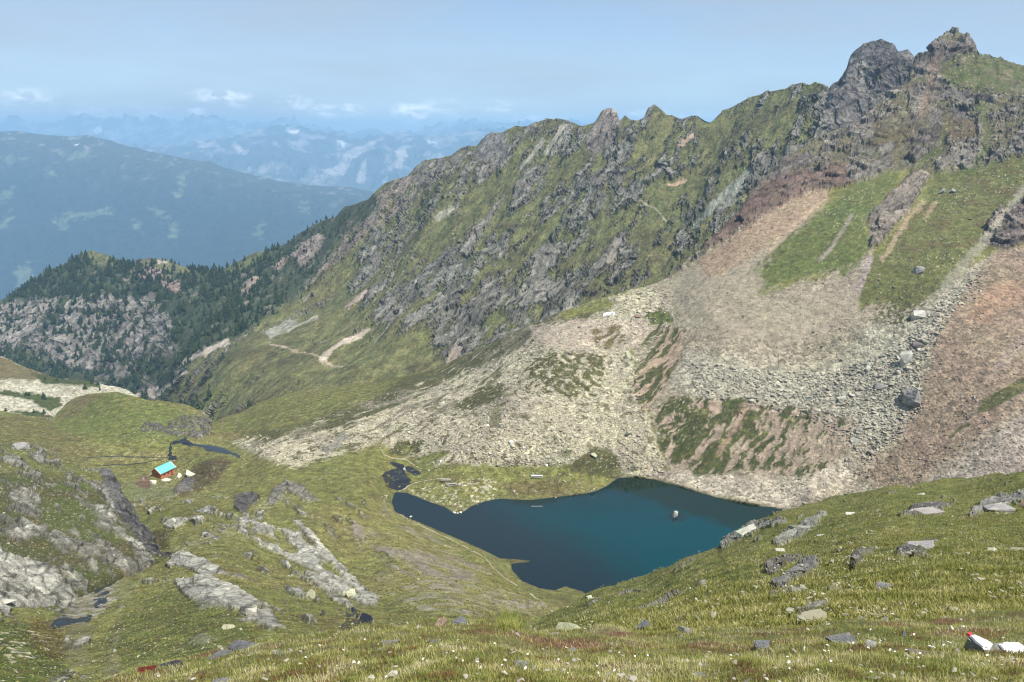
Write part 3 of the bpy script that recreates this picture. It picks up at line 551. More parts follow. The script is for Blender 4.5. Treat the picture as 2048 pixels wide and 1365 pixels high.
def rmap(poly, v, soft=40):
    global rd
    m = sst(-soft, soft, sdf(L.pxx, L.pyy, poly)); rd = rd + (v - rd) * m
rmap([(760, 520), (900, 470), (1050, 480), (1150, 520), (1260, 480), (1300, 560), (1150, 640), (1000, 700), (880, 700), (760, 650), (700, 600)], .12, 40)
rmap([(740, 400), (850, 310), (1000, 260), (1100, 235), (1220, 215), (1420, 235), (1400, 330), (1250, 420), (1100, 400), (900, 430), (760, 520), (660, 560), (600, 480)], .04, 40)
rmap([(420, 830), (450, 700), (620, 600), (720, 600), (880, 720), (700, 800)], -.22, 30)
rmap([(1000, 330), (1060, 330), (900, 480), (820, 540), (760, 560), (850, 440)], -.12, 25)
rmap([(1420, 250), (1560, 185), (1600, 230), (1450, 330), (1350, 400), (1250, 500), (1300, 380)], -.1, 30)
rmap([(1560, 330), (1620, 240), (1600, 190), (1680, 180), (1720, 260), (1640, 330)], .12, 20)
rv = s1 + rd
L.fill((.185, .18, .15), .6, 1.0, m=sst(.03, .10, rv)); L.fill((.28, .275, .22), .5, 1.0, m=sst(.2, .34, rv) * .55)
L.alb *= (1 + .4 * L.nF + .3 * L.nB)[..., None]; L.fill((.22, .175, .155), .5, 1.0, m=sst(.05, .2, rv) * sst(.05, .35, L.nA) * .25)
L.fill((.06, .062, .028), .1, .4, m=sst(-.04, .0, rv) * sst(.06, .02, rv) * .7)
# bright chutes and paths
for pts, wd, col in [([(280, 795), (340, 752), (400, 715), (455, 686)], 5, (.36, .30, .235)), ([(300, 790), (380, 750)], 3, (.34, .31, .25)), ([(640, 716), (680, 685), (732, 650)], 3, (.34, .29, .22)),
                    ([(540, 672), (585, 645)], 6, (.24, .24, .19)), ([(575, 662), (632, 633)], 3.5, (.28, .26, .2)), ([(540, 690), (600, 700), (640, 714), (690, 722)], 1.5, (.3, .25, .18)),
                    ([(690, 610), (730, 580)], 4, (.3, .24, .19)), ([(745, 680), (790, 640)], 2, (.25, .23, .17)), ([(895, 715), (915, 690)], 9, (.27, .23, .18)), ([(1450, 410), (1480, 370)], 9, (.2, .2, .165)), ([(1390, 450), (1440, 400), (1500, 345)], 7, (.2, .21, .165)),
                    ([(1360, 290), (1385, 265)], 4, (.32, .24, .17)), ([(1335, 365), (1370, 350)], 3, (.33, .24, .16)), ([(1280, 400), (1310, 415), (1330, 440)], 1.6, (.27, .26, .18)), ([(875, 440), (905, 415)], 4, (.26, .25, .18)),
                    ([(1090, 300), (1130, 250)], 5, (.27, .26, .2)), ([(1040, 330), (1085, 280)], 4, (.25, .24, .19)), ([(1240, 480), (1222, 530)], 8, (.2, .18, .15))]:
    L.stroke(pts, wd, col, .6, .1, 1.5, max(2, wd * .8), s2)
# grey tower and outcrops on the crest
gt = fbm(P * np.array([1, 1, .35]), 14, 5, 330, .55)
tow = [(1655, 300), (1665, 185), (1690, 150), (1705, 105), (1745, 80), (1800, 85), (1835, 115), (1850, 150), (1880, 260), (1700, 300)]
L.zone(tow, (.165, .155, .15), .35, 1.0, 4, 8, L.nB); L.zone(tow, (.24, .225, .195), .35, 1.0, 4, 8, L.nB, extra=sst(.05, .3, gt)); L.zone(tow, (.08, .08, .04), .1, .6, 4, 4, L.nB, extra=sst(.2, .35, L.nB) * .7)
L.zone([(1170, 290), (1195, 240), (1212, 212), (1236, 225), (1242, 250), (1225, 290), (1190, 310)], (.235, .205, .18), .4, 1.0, 3, 5, L.nB)
L.zone([(960, 300), (968, 275), (990, 262), (1015, 268), (1005, 300), (960, 320)], (.2, .195, .18), .4, 1.0, 3, 5, L.nB)
L.zone([(820, 370), (838, 330), (860, 316), (930, 305), (925, 340), (860, 385), (820, 400)], (.22, .205, .165), .4, 1.0, 3, 8, L.nB, extra=sst(-.2, .1, gt))
L.zone([(690, 450), (700, 420), (760, 385), (830, 350), (820, 400), (760, 450), (690, 520), (640, 560), (650, 480)], (.25, .2, .165), .4, 1.0, 4, 12, s1, extra=sst(-.2, .1, gt), op=.85)
# wooded spur: undergrowth dark, cliffs pinkish grey
forest = [(-320, 690), (0, 601), (90, 547), (185, 502), (262, 526), (330, 518), (450, 537), (540, 499), (600, 466), (690, 412), (752, 386), (770, 420), (690, 480), (640, 540), (600, 590), (520, 650), (450, 690), (330, 770), (290, 800), (200, 800), (0, 760), (-320, 800)]
L.zone(forest, (.038, .052, .026), .0, .2, 10, 14, op=.9)
cl = fbm(P * np.array([1, 1, .4]), 30, 5, 340, .6)
cliffs = [(-320, 700), (0, 612), (80, 600), (200, 590), (300, 600), (345, 640), (350, 700), (290, 745), (230, 765), (120, 730), (0, 690), (-320, 760)]
L.zone(cliffs, (.25, .23, .20), .5, 1.0, 8, 14, cl, extra=sst(-.22, -.05, cl)); L.zone(cliffs, (.31, .285, .25), .5, 1.0, 8, 14, cl, extra=sst(.1, .3, cl), op=.8)
L.zone([(265, 545), (300, 525), (330, 545), (360, 570), (355, 590), (320, 575), (280, 560)], (.30, .225, .20), .5, 1.0, 3, 6, cl); L.zone([(340, 560), (360, 565), (365, 590), (345, 590)], (.3, .22, .18), .5, 1.0, 3, 6, cl)
L.zone([(545, 540), (570, 515), (585, 520), (560, 550)], (.3, .24, .2), .5, 1.0, 3, 6, cl); L.zone([(480, 590), (510, 555), (525, 560), (500, 590)], (.28, .23, .19), .5, 1.0, 3, 6, cl); L.zone([(590, 520), (640, 470), (655, 480), (610, 540)], (.25, .21, .18), .5, 1.0, 3, 8, cl)
for pts, wd in [([(280, 797), (340, 752), (400, 715), (455, 686)], 5.5), ([(300, 792), (380, 752)], 3), ([(640, 716), (680, 685), (732, 650)], 3)]: L.stroke(pts, wd, (.38, .33, .26), .6, .1, 1.5, 4, s2)
L.fill((.18, .165, .135), .4, .8, m=sst(.18, .3, cl) * sst(-5, 5, sdf(L.pxx, L.pyy, forest)) * .8)
L.zone([(170, 508), (190, 500), (250, 525), (235, 535), (190, 530)], (.105, .11, .05), 0, 0, 3, 4, L.nB); L.zone([(275, 522), (330, 516), (385, 543), (360, 552), (300, 535)], (.12, .12, .055), 0, 0, 3, 4, L.nB); L.zone([(310, 522), (330, 520), (335, 527), (315, 528)], (.38, .33, .27), .5, .3, 2, 3, L.nB)
L.zone([(450, 540), (545, 500), (540, 508), (470, 550)], (.10, .115, .04), 0, 0, 3, 5, L.nB)
tm = sst(-6, 10, sdf(L.pxx, L.pyy, tow)); cm = sst(-10, 20, sdf(L.pxx, L.pyy, cliffs)) * L.rock
fa = L.break_rock(q, 13, 3.2, 3, .25) + L.break_rock(q, 5, 1.2, 5, .2); fa *= 1 - tm * .6
relief = fa + L.rock * (fbm(L.stretch(ax, 2.4), 36, 7, 350, .66, True) * 4.5 + 2.0 * s2) * (1 - tm) + tm * (fbm(P * np.array([1, 1, .3]), 22, 6, 355, .58, True) * 6) + cm * fbm(P * np.array([1, 1, .25]), 26, 6, 357, .65, True) * 5
relief += L.nA * 4 + fbm(P, 9, 4, 360) * 1.4 + (fbm(L.stretch(ax, 4), 75, 3, 365) * 15)
far = sst(1.02, .985, L.pyy / np.maximum(A.top[None], 1))  # keep the traced crest close to its outline
crest = sst(2, 45, L.pyy - A.top[None]); L.displace(relief * (.35 + .65 * crest))
A.build('mountain_ridge', terrain_mat('ridge_turf_and_rock', 3.4, 10, 1.7), q)
print('A built', time.time() - T0)

# ============ far forested ridge across the valley
topB = [(-500, 270), (-200, 262), (0, 264), (30, 262), (55, 266), (80, 269), (140, 274), (175, 271), (195, 275), (220, 281), (250, 292), (280, 297), (300, 304), (350, 313), (400, 323), (420, 322), (450, 336), (500, 349), (560, 363), (620, 371), (700, 375), (745, 383), (800, 392), (1200, 430)]
Bl = Layer(-500, 1200, 560, topB, [(-500, 800), (1200, 760)], 170, [(a_, b_, c_ * 1.5) for a_, b_, c_ in [(-500, 265, 5200), (0, 262, 5000), (300, 303, 4900), (745, 383, 5000), (1200, 430, 5200), (0, 450, 4200), (400, 450, 4250), (800, 450, 4500), (0, 700, 3300), (400, 700, 3300), (1200, 700, 3400), (-500, 700, 3300), (200, 380, 4500)]], (8, 3000, .45), 1e-4)
Bl.finish_base(); L = Bl; P = L.P; L.nA = fbm(P, 430, 4, 401); L.nB = fbm(P, 130, 5, 404, .6); L.nF = fbm(P, 60, 3, 405, .7); rb = fbm(P * np.array([1, .6, .5]), 820, 6, 408, .55, True)
L.fill((.022, .032, .030), .2, 0)
hi = sst(430, 300, L.pyy - 0.12 * L.pxx + 40)
L.fill((.065, .07, .05), .2, 0, m=hi * .8); L.fill((.22, .21, .19), .4, 0, m=hi * sst(.2, .4, L.nB + .4 * L.nF) * .8)
for poly in [[(115, 445), (150, 435), (170, 432), (165, 445), (140, 450), (135, 470), (122, 462)], [(165, 438), (225, 433), (228, 442), (170, 444)], [(290, 425), (320, 428), (345, 450), (335, 448), (310, 435)], [(335, 458), (350, 460), (358, 485), (345, 480)], [(0, 400), (30, 385), (30, 410), (5, 418)], [(35, 560), (60, 535), (65, 560), (45, 580), (33, 578)],
             [(272, 450), (285, 460), (283, 480), (275, 470)], [(355, 405), (365, 350), (372, 352), (362, 400)], [(0, 330), (40, 325), (60, 330), (20, 340)], [(130, 320), (165, 318), (175, 328), (140, 330)], [(95, 350), (110, 340), (110, 360)], [(515, 465), (525, 460), (525, 490), (515, 490)], [(595, 420), (615, 415), (618, 435), (600, 430)], [(160, 322), (175, 322), (170, 330)], [(0, 470), (28, 440), (30, 455), (10, 480)], [(420, 350), (440, 352), (445, 362), (425, 362)]]:
    L.zone(poly, (.13, .16, .09), .2, 0, 3, 12, L.nF + L.nB, extra=sst(-.5, .1, L.nF), op=.8)
L.zone([(150, 300), (160, 296), (156, 303)], (.8, .8, .8), 0, 0, 1, 1)
L.displace(rb * 95 * sst(2, 40, L.pyy - L.top[None]) + L.nB * 12)
Bl.build('far_forested_ridge', terrain_mat('far_forest', 28, 90, 12, .8), None)

# ============ distant ranges
def far_range(name, pts, depth, low, seed, base, pale, jag, polys=()):
    Lr = Layer(-700, 1700, 900, pts, [(-700, 470), (1700, 470)], 120, [(-700, 240, depth), (500, 240, depth), (1700, 240, depth), (-700, 460, low), (500, 460, low), (1700, 460, low)], (6, 3000, .5), 1e-5)
    J = np.zeros_like(Lr.px); jn = fbm(np.stack([Lr.X * 1.0, 0 * Lr.X + seed, 0 * Lr.X], -1), 34, 5, seed, .6, True) * jag * (1 + .8 * fbm(np.stack([Lr.X, 0 * Lr.X + seed + 7, 0 * Lr.X], -1), 160, 2, seed)) 
    Lr.top = Lr.top - jn; t = np.linspace(0, 1, Lr.rows); Lr.py = Lr.bot[None] + t[:, None] * (Lr.top - Lr.bot)[None]
    Lr.D = tps([(-700, 240, depth), (500, 240, depth), (1700, 240, depth), (-700, 460, low), (500, 460, low), (1700, 460, low)], 1e-5)(Lr.px, Lr.py)
    Lr.finish_base(); L = Lr; P = L.P; L.nA = fbm(P, 900, 4, seed + 1); L.nB = fbm(P * np.array([1.3, 1, .35]), 420, 5, seed + 4, .6); L.nF = fbm(P, 120, 3, seed + 5, .7)
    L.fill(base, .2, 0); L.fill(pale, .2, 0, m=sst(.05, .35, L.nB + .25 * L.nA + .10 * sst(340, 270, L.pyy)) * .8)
    for poly, c in polys: L.zone(poly, c, .2, 0, 3, 10, L.nB)
    # gullied faces: ribs running down from each summit
    L.displace(fbm(P * np.array([1.2, .8, .18]), 1500, 6, seed + 9, .6, True) * 300 * sst(0, 60, L.pyy - L.top[None]))
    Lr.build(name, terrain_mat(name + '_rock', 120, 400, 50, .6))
WHT = (.7, .7, .7)
far_range('limestone_range', [(-700, 300), (0, 290), (200, 290), (300, 300), (400, 290), (480, 275), (520, 262), (560, 256), (610, 262), (660, 272), (720, 286), (760, 275), (860, 275), (950, 268), (1060, 262), (1300, 270), (1700, 280)], 14500, 10500, 500, (.07, .085, .07), (.29, .285, .27), 13,
          [([(640, 375), (700, 310), (745, 280), (765, 280), (700, 350), (665, 376)], (.35, .33, .30)), ([(385, 275), (420, 290), (450, 300), (440, 308), (400, 295)], (.35, .33, .30)), ([(470, 290), (505, 330), (495, 335), (460, 300)], (.4, .36, .33)), ([(720, 350), (740, 330), (730, 370), (715, 372)], (.35, .33, .30)), ([(800, 360), (790, 310), (810, 300), (820, 330)], (.4, .36, .33)),
           ([(575, 264), (600, 262), (595, 274), (580, 270)], WHT), ([(675, 282), (690, 286), (686, 290)], WHT), ([(855, 285), (870, 287), (862, 290)], WHT), ([(245, 278), (262, 270), (256, 280)], WHT)])
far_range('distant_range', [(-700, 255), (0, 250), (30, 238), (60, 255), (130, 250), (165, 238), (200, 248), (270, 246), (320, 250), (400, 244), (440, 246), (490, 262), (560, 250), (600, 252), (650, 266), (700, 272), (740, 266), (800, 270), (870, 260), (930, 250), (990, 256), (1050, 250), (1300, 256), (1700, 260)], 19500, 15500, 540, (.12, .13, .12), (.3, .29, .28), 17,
          [([(190, 262), (205, 275), (200, 280)], WHT), ([(195, 255), (200, 262), (196, 262)], WHT)])

# valley floor reaching the horizon
n = 60; gx, gy = np.meshgrid(np.linspace(-29500, 29500, n), np.linspace(-3800, 24800, n)); gz = -1480 + 30 * fbm(np.stack([gx, gy, 0 * gx], -1), 3000, 3, 600)
I = np.arange(n * n).reshape(n, n); Fv = np.stack([I[:-1, :-1], I[:-1, 1:], I[1:, 1:], I[1:, :-1]], -1).reshape(-1, 4)
tag(link('ground', mk_mesh('ground', np.stack([gx, gy, gz], -1).reshape(-1, 3), Fv, plain_mat('valley_meadow', (.07, .10, .04), .95, .5, .002))), kind='structure')
print('far built', time.time() - T0)

# ============ grassy slope on the right, nearer than the lake
topR = [(960, 1330), (1020, 1285), (1070, 1252), (1120, 1224), (1165, 1198), (1175, 1188), (1200, 1180), (1260, 1161), (1330, 1136), (1400, 1108), (1436, 1094), (1446, 1082), (1470, 1066), (1510, 1046), (1560, 1023), (1600, 1013), (1660, 996), (1720, 986), (1800, 973), (1850, 964), (1950, 955), (2048, 942), (2360, 915), (3100, 860)]
Rr = Layer(960, 3100, 1370, topR, [(960, 1420), (2360, 1400), (3100, 1390)], 420, [(3100, 860, 62), (3100, 1050, 32), (3100, 1240, 13), (3100, 1400, 8), (1020, 1285, 40), (1070, 1252, 55), (1170, 1190, 76), (1330, 1136, 88), (1440, 1090, 92), (1560, 1023, 99), (1800, 973, 97), (2048, 942, 90), (2360, 915, 80), (1150, 1240, 42), (1300, 1200, 48),
        (1600, 1120, 48), (1850, 1060, 52), (2048, 1100, 40), (2340, 1060, 42), (1070, 1310, 22), (1300, 1262, 21), (1600, 1245, 18), (2048, 1225, 16), (1300, 1400, 11), (2048, 1390, 9), (2350, 1240, 14), (1000, 1400, 14)], (14, 120, 1.0), 2e-4)
Rr.finish_base(); L = Rr; P = L.P; L.nA = fbm(P, 5, 4, 701); L.nB = fbm(P, 1.2, 3, 704); L.nF = fbm(P, .5, 3, 705, .7); nC = fbm(P, 16, 3, 707)
ax = L.axis((1350, 1200), (1650, 1080)); sS = fbm(L.stretch(ax, 3.5), 2.2, 4, 710)
L.fill((.125, .132, .038), 0, 0); L.fill((.17, .16, .055), m=sst(0, .4, nC) * .7); L.fill((.07, .09, .02), m=sst(.05, .35, -L.nA) * .7); L.fill((.10, .075, .03), m=sst(.2, .4, L.nA) * .5)
L.fill((.24, .225, .19), .3, 1.0, m=sst(.38, .46, sS + .12 * nC))
for c, poly in [((.27, .265, .22), [(1440, 1092), (1450, 1078), (1510, 1046), (1570, 1040), (1575, 1050), (1520, 1062), (1470, 1085), (1445, 1100)]), ((.31, .31, .25), [(1548, 1082), (1580, 1060), (1650, 1025), (1655, 1035), (1620, 1062), (1590, 1078), (1555, 1090)]),
                ((.31, .3, .27), [(1940, 1030), (1960, 1005), (2000, 990), (2060, 985), (2060, 1005), (1990, 1015)]), ((.2, .19, .175), [(1800, 1035), (1830, 1018), (1910, 1005), (1900, 1018), (1840, 1035)]), ((.2, .195, .185), [(1790, 1105), (1830, 1092), (1880, 1082), (1860, 1098), (1810, 1112)]),
                ((.23, .22, .2), [(1545, 1175), (1570, 1160), (1630, 1120), (1640, 1130), (1600, 1165), (1560, 1185)]), ((.21, .19, .16), [(1520, 1145), (1560, 1120), (1620, 1105), (1600, 1120), (1550, 1150)]), ((.13, .12, .11), [(1695, 1130), (1715, 1115), (1730, 1120), (1710, 1140)])]:
    L.zone(poly, c, .3, 1.0, 2, 7, sS)
ru = fbm(L.stretch(ax, 2), 3.2, 6, 720, .58, True)
fa = L.break_rock(L.stretch(ax, 3), 1.2, .16, 3) + L.break_rock(P, .45, .06, 5)
L.displace(fa + (L.rock * ru * .22 + fbm(P, 4, 4, 723) * .55 + fbm(P, .9, 3, 726) * .13) * sst(8, 50, L.P[..., 1]) + .15 * L.rock)
matR = terrain_mat('near_slope_turf', .30, 1.2, .16)
Rr.build('grassy_slope', matR)

# ============ the turf the photographer stands on
topF = [(-900, 1480), (-320, 1440), (100, 1402), (200, 1374), (240, 1354), (300, 1340), (340, 1327), (400, 1309), (440, 1296), (520, 1288), (560, 1283), (600, 1272), (700, 1266), (740, 1255), (800, 1256), (850, 1243), (880, 1236), (920, 1244), (960, 1243), (1000, 1232), (1035, 1240), (1070, 1262),
        (1120, 1266), (1200, 1262), (1300, 1268), (1400, 1264), (1500, 1260), (1600, 1257), (1700, 1247), (1800, 1247), (1900, 1236), (2048, 1218), (2360, 1190), (3100, 1130)]
F_ = Layer(-900, 3100, 1340, topF, [(-900, 1960), (3100, 1960)], 420, [(3100, 1130, 11), (3100, 1960, 1.75), (-900, 1960, 1.9), (-900, 1480, 6.0), (100, 1402, 6.8), (300, 1340, 8.0), (560, 1283, 8.6), (880, 1236, 9.6), (1070, 1262, 8.8), (1500, 1260, 9.0), (1900, 1236, 9.4), (2360, 1190, 10), (-300, 1440, 6.4), (1024, 1365, 4.6), (300, 1400, 5.6), (1700, 1365, 4.6), (1024, 1960, 1.75), (-300, 1960, 1.9), (2360, 1960, 1.75), (1700, 1300, 6.4), (1024, 1300, 6.3)], (14, 40, 1.15), 1e-3)
F_.finish_base(); L = F_; P = L.P; L.nA = fbm(P, .7, 4, 801); L.nB = fbm(P, .2, 3, 804)
L.fill((.14, .13, .055), .1, 0); L.fill((.13, .07, .04), m=sst(.05, .3, L.nA)); L.fill((.11, .12, .035), m=sst(0, .3, -L.nA))
L.displace(fbm(P, .9, 4, 810) * .10 + fbm(P, .2, 3, 813) * .03)
F_.build('near_ground', terrain_mat('near_turf_soil', .04, .12, .02))
print('near built', time.time() - T0)

# ============ water
def water_mat(name, deep, shallow, rough=.06):
    M = NT(name); a = M.attr('deep', 'Fac'); ob = M.n('ShaderNodeTexCoord').outputs['Object']
    M.set(M.b.inputs['Base Color'], M.mixc(M.attr('refl_tint', 'Fac'), M.mixc(a, tuple(shallow) + (1,), tuple(deep) + (1,)), (.006, .016, .007, 1)))  # mixes in the painted dark green reflection
    M.b.inputs['Roughness'].default_value = rough; M.b.inputs['IOR'].default_value = 1.33; M.b.inputs['Specular IOR Level'].default_value = .42
    mp = M.n('ShaderNodeMapping'); M.set(mp.inputs[0], ob); mp.inputs['Scale'].default_value = (1, 2.2, 1)
    M.bump(M.noise(mp.outputs[0], 1.6, 3, .6), .02, .35); return M.m
gx, gy = np.meshgrid(np.arange(770, 1620, 3.0), np.arange(940, 1215, 2.0)); sd = sdf(gx, gy, LAKE)
Pw = unproj(gx, gy, CAMZ / (math.sin(PITCH) + math.cos(PITCH) * (gy - CY) / FPX)); Pw[..., 2] = 0.0
wn = fbm(Pw, 14, 4, 900)
deep = sst(-60, 80, sdf(gx, gy, [(1000, 1010), (1100, 1003), (1230, 980), (1400, 985), (1600, 1020), (1620, 1100), (1480, 1190), (1290, 1200), (1230, 1140), (1140, 1090), (1060, 1050)]) + wn * 22)
led = sdf(gx, gy, [(1328, 1036), (1340, 1027), (1360, 1024), (1372, 1030), (1374, 1038), (1362, 1044), (1345, 1043)]); deep = deep * (1 - .75 * sst(-3, 3, led))
deep *= sst(-2, 14, sd) * .5 + .5
refl_tint = np.maximum(sst(-8, 10, sdf(gx, gy, [(1205, 975), (1270, 945), (1580, 1010), (1600, 1035), (1560, 1062), (1480, 1058), (1400, 1035), (1330, 1015), (1260, 988)]) + fbm(Pw, 5, 3, 905) * 14), sst(-4, 5, sdf(gx, gy, [(990, 990), (1060, 990), (1130, 985), (1110, 1006), (1075, 1012), (1030, 1009)]))) * .85  # dark reflection of slope and bank, painted into the water colour by the shore
keep = sd > -7; I = np.arange(gx.size).reshape(gx.shape); Q = np.stack([I[:-1, :-1], I[1:, :-1], I[1:, 1:], I[:-1, 1:]], -1).reshape(-1, 4); Q = Q[keep.ravel()[Q].all(1)]
u, inv = np.unique(Q, return_inverse=True); inv = inv.reshape(Q.shape)
tag(link('lake_water', mk_mesh('lake_water', Pw.reshape(-1, 3)[u], inv, water_mat('lake_water', (.0, .034, .042), (.008, .018, .023), .03), True, {'deep': ('FLOAT', deep.ravel()[u]), 'refl_tint': ('FLOAT', refl_tint.ravel()[u])})), kind='structure')
def patch(name, layer, mask, lift, mat, attrs=None, kind='structure'):
    "a thin sheet following the ground where mask is true"
    r, c = mask.shape; I = np.arange(r * c).reshape(r, c); Fq = np.stack([I[:-1, :-1], I[:-1, 1:], I[1:, 1:], I[1:, :-1]], -1).reshape(-1, 4)
    Fq = Fq[mask.ravel()[Fq].sum(1) >= 3]; u, inv = np.unique(Fq, return_inverse=True); V = layer.P.reshape(-1, 3)[u] + np.array([0, 0, lift])
    return tag(link(name, mk_mesh(name, V, inv.reshape(Fq.shape), mat, True, {'deep': ('FLOAT', np.zeros(len(u)) + .3)})), kind=kind)
def smask(layer, pts, wd, amp=1.0): return (wd - seg_dist(layer.pxx.astype(np.float32), layer.pyy.astype(np.float32), pts, False) + amp * layer.nB * wd) > 0
wm2 = water_mat('stream_water', (.010, .014, .020), (.016, .018, .022), .3)
ponds = [[(762, 952), (772, 943), (785, 938), (800, 936), (812, 945), (815, 955), (826, 965), (800, 982), (785, 981), (772, 972)], [(778, 922), (800, 928), (825, 935), (845, 948), (830, 952), (805, 938), (785, 932)]]
pm = np.zeros(Mn.pxx.shape, bool)
for p in ponds: pm |= (sdf(Mn.pxx, Mn.pyy, p) + 2 * Mn.nB) > 0
patch('outlet_pond_water', Mn, pm & (nF < .34), .10, wm2)
sm = smask(Mn, [(338, 918), (341, 905), (340, 890), (358, 884)], 3.2) | smask(Mn, [(362, 882), (385, 890), (410, 895), (440, 898), (460, 905), (478, 914)], 2.6)
sm |= (sdf(Mn.pxx, Mn.pyy, [(358, 880), (368, 877), (388, 889), (382, 894), (364, 888)]) > 0) | (sdf(Mn.pxx, Mn.pyy, [(408, 893), (450, 898), (460, 908), (440, 906), (410, 902)]) > 0) | (sdf(Mn.pxx, Mn.pyy, [(335, 910), (352, 912), (355, 919), (338, 920)]) > 0)
patch('valley_stream_water', Mn, sm, .15, wm2)
sm = smask(Mn, [(165, 917), (230, 915), (300, 915), (335, 916)], .9, .2) | smask(Mn, [(190, 932), (240, 930), (290, 926), (320, 920)], .9, .2); patch('meadow_brook_water', Mn, sm, .12, wm2)
sm = (sdf(Mn.pxx, Mn.pyy, [(188, 1190), (225, 1172), (222, 1195), (215, 1215), (190, 1225), (180, 1205)]) > 4) & (Mn.nB > .02)
sm |= (sdf(Mn.pxx, Mn.pyy, [(98, 1255), (112, 1240), (150, 1238), (185, 1232), (182, 1243), (130, 1252), (110, 1260)]) > 0) | ((sdf(Mn.pxx, Mn.pyy, [(185, 1175), (228, 1160), (225, 1172), (190, 1188)]) > 0) & (Mn.nB > .0))
patch('left_gully_water', Mn, sm, .05, wm2)
sm = (sdf(Mn.pxx, Mn.pyy, [(690, 1225), (715, 1220), (745, 1235), (745, 1248), (710, 1258), (680, 1272), (668, 1270), (690, 1245)]) > 0) & (nF > -.12); patch('near_gully_water', Mn, sm, .05, wm2)
# foot path
pathm = plain_mat('trodden_earth', (.33, .28, .19), .95, .3, 1.5)
sm = np.zeros(pm.shape, bool)
for pts, wd in [([(795, 985), (786, 992), (783, 1003), (786, 1014), (800, 1030)], 1.2), ([(800, 1030), (830, 1047), (880, 1070), (930, 1094), (960, 1110), (972, 1118)], 1.0), ([(972, 1118), (990, 1140), (1010, 1158), (1035, 1172)], 1.4), ([(1060, 1188), (1080, 1200), (1092, 1212)], 1.4),
                ([(797, 983), (810, 978), (822, 968), (840, 963), (875, 958), (890, 958)], 1.0), ([(765, 888), (760, 898), (768, 910), (785, 917), (812, 920), (830, 932), (845, 945)], 1.1), ([(812, 915), (850, 908), (880, 903)], .9), ([(765, 888), (780, 860), (800, 820), (830, 790)], .9)]:
    sm |= smask(Mn, pts, wd, .4)
patch('footpath', Mn, sm & (sdL < -1), .09, pathm)
sm = smask(Mn, [(1208, 632), (1216, 630), (1228, 632)], 3.2, .8); patch('snow_patch', Mn, sm, .4, plain_mat('old_snow', (.85, .85, .86), .6, .1))

# ============ stones
def hull_tpl(seed, n=11, flat=.7):
    r = np.random.default_rng(seed); p = r.normal(size=(n, 3)); p /= np.linalg.norm(p, axis=1)[:, None]; p *= np.array([1, .8, flat]) * r.uniform(.8, 1.1, (n, 1))
    bm = bmesh.new(); vs = [bm.verts.new(v) for v in p]; bmesh.ops.convex_hull(bm, input=vs); bmesh.ops.triangulate(bm, faces=bm.faces)
    bm.verts.ensure_lookup_table(); bm.verts.index_update(); V = np.array([v.co for v in bm.verts]); Fc = np.array([[v.index for v in f.verts] for f in bm.faces]); bm.free(); return V, Fc
TPL = [hull_tpl(i, 9 + i % 4, .5 + .08 * (i % 4)) for i in range(10)]
def merge_instances(tpls, pos, scl, rot, tilt, rgen, col=None):
    "one mesh of many stones: numpy only"
    VV = []; FF = []; CC = []; off = 0; which = rgen.integers(0, len(tpls), len(pos))
    for k, (V, Fc) in enumerate(tpls):
        s = np.where(which == k)[0]
        if not len(s): continue
        v = V[None] * scl[s, None]; c, sn = np.cos(tilt[s])[:, None], np.sin(tilt[s])[:, None]
        v = np.stack([v[..., 0] * c + v[..., 2] * sn, v[..., 1], -v[..., 0] * sn + v[..., 2] * c], -1)
        c, sn = np.cos(rot[s])[:, None], np.sin(rot[s])[:, None]
        v = np.stack([v[..., 0] * c - v[..., 1] * sn, v[..., 0] * sn + v[..., 1] * c, v[..., 2]], -1) + pos[s, None]
        n = len(V); FF.append((Fc[None] + (np.arange(len(s)) * n)[:, None, None] + off).reshape(-1, 3)); VV.append(v.reshape(-1, 3)); off += n * len(s)
        if col is not None: CC.append(np.repeat(col[s], n, 0))
    return np.concatenate(VV), np.concatenate(FF), (np.concatenate(CC) if col is not None else None)
def tint_mat(name, var=.3, scale=2., rough=.9, trans=0):
    M = NT(name); ob = M.n('ShaderNodeTexCoord').outputs['Object']; n1 = M.noise(ob, scale, 4, .6)
    cc = M.scale(M.attr('alb'), M.math('MULTIPLY_ADD', n1, 2 * var, 1 - var)); M.set(M.b.inputs['Base Color'], cc); M.b.inputs['Roughness'].default_value = rough
    if trans:
        tl = M.n('ShaderNodeBsdfTranslucent'); M.set(tl.inputs[0], cc); ms = M.n('ShaderNodeMixShader'); ms.inputs[0].default_value = trans
        M.t.links.new(M.b.outputs[0], ms.inputs[1]); M.t.links.new(tl.outputs[0], ms.inputs[2]); M.t.links.new(ms.outputs[0], M.out.inputs[0])
    return M.m
stone_m = tint_mat('scree_stone', .3, 1.5)
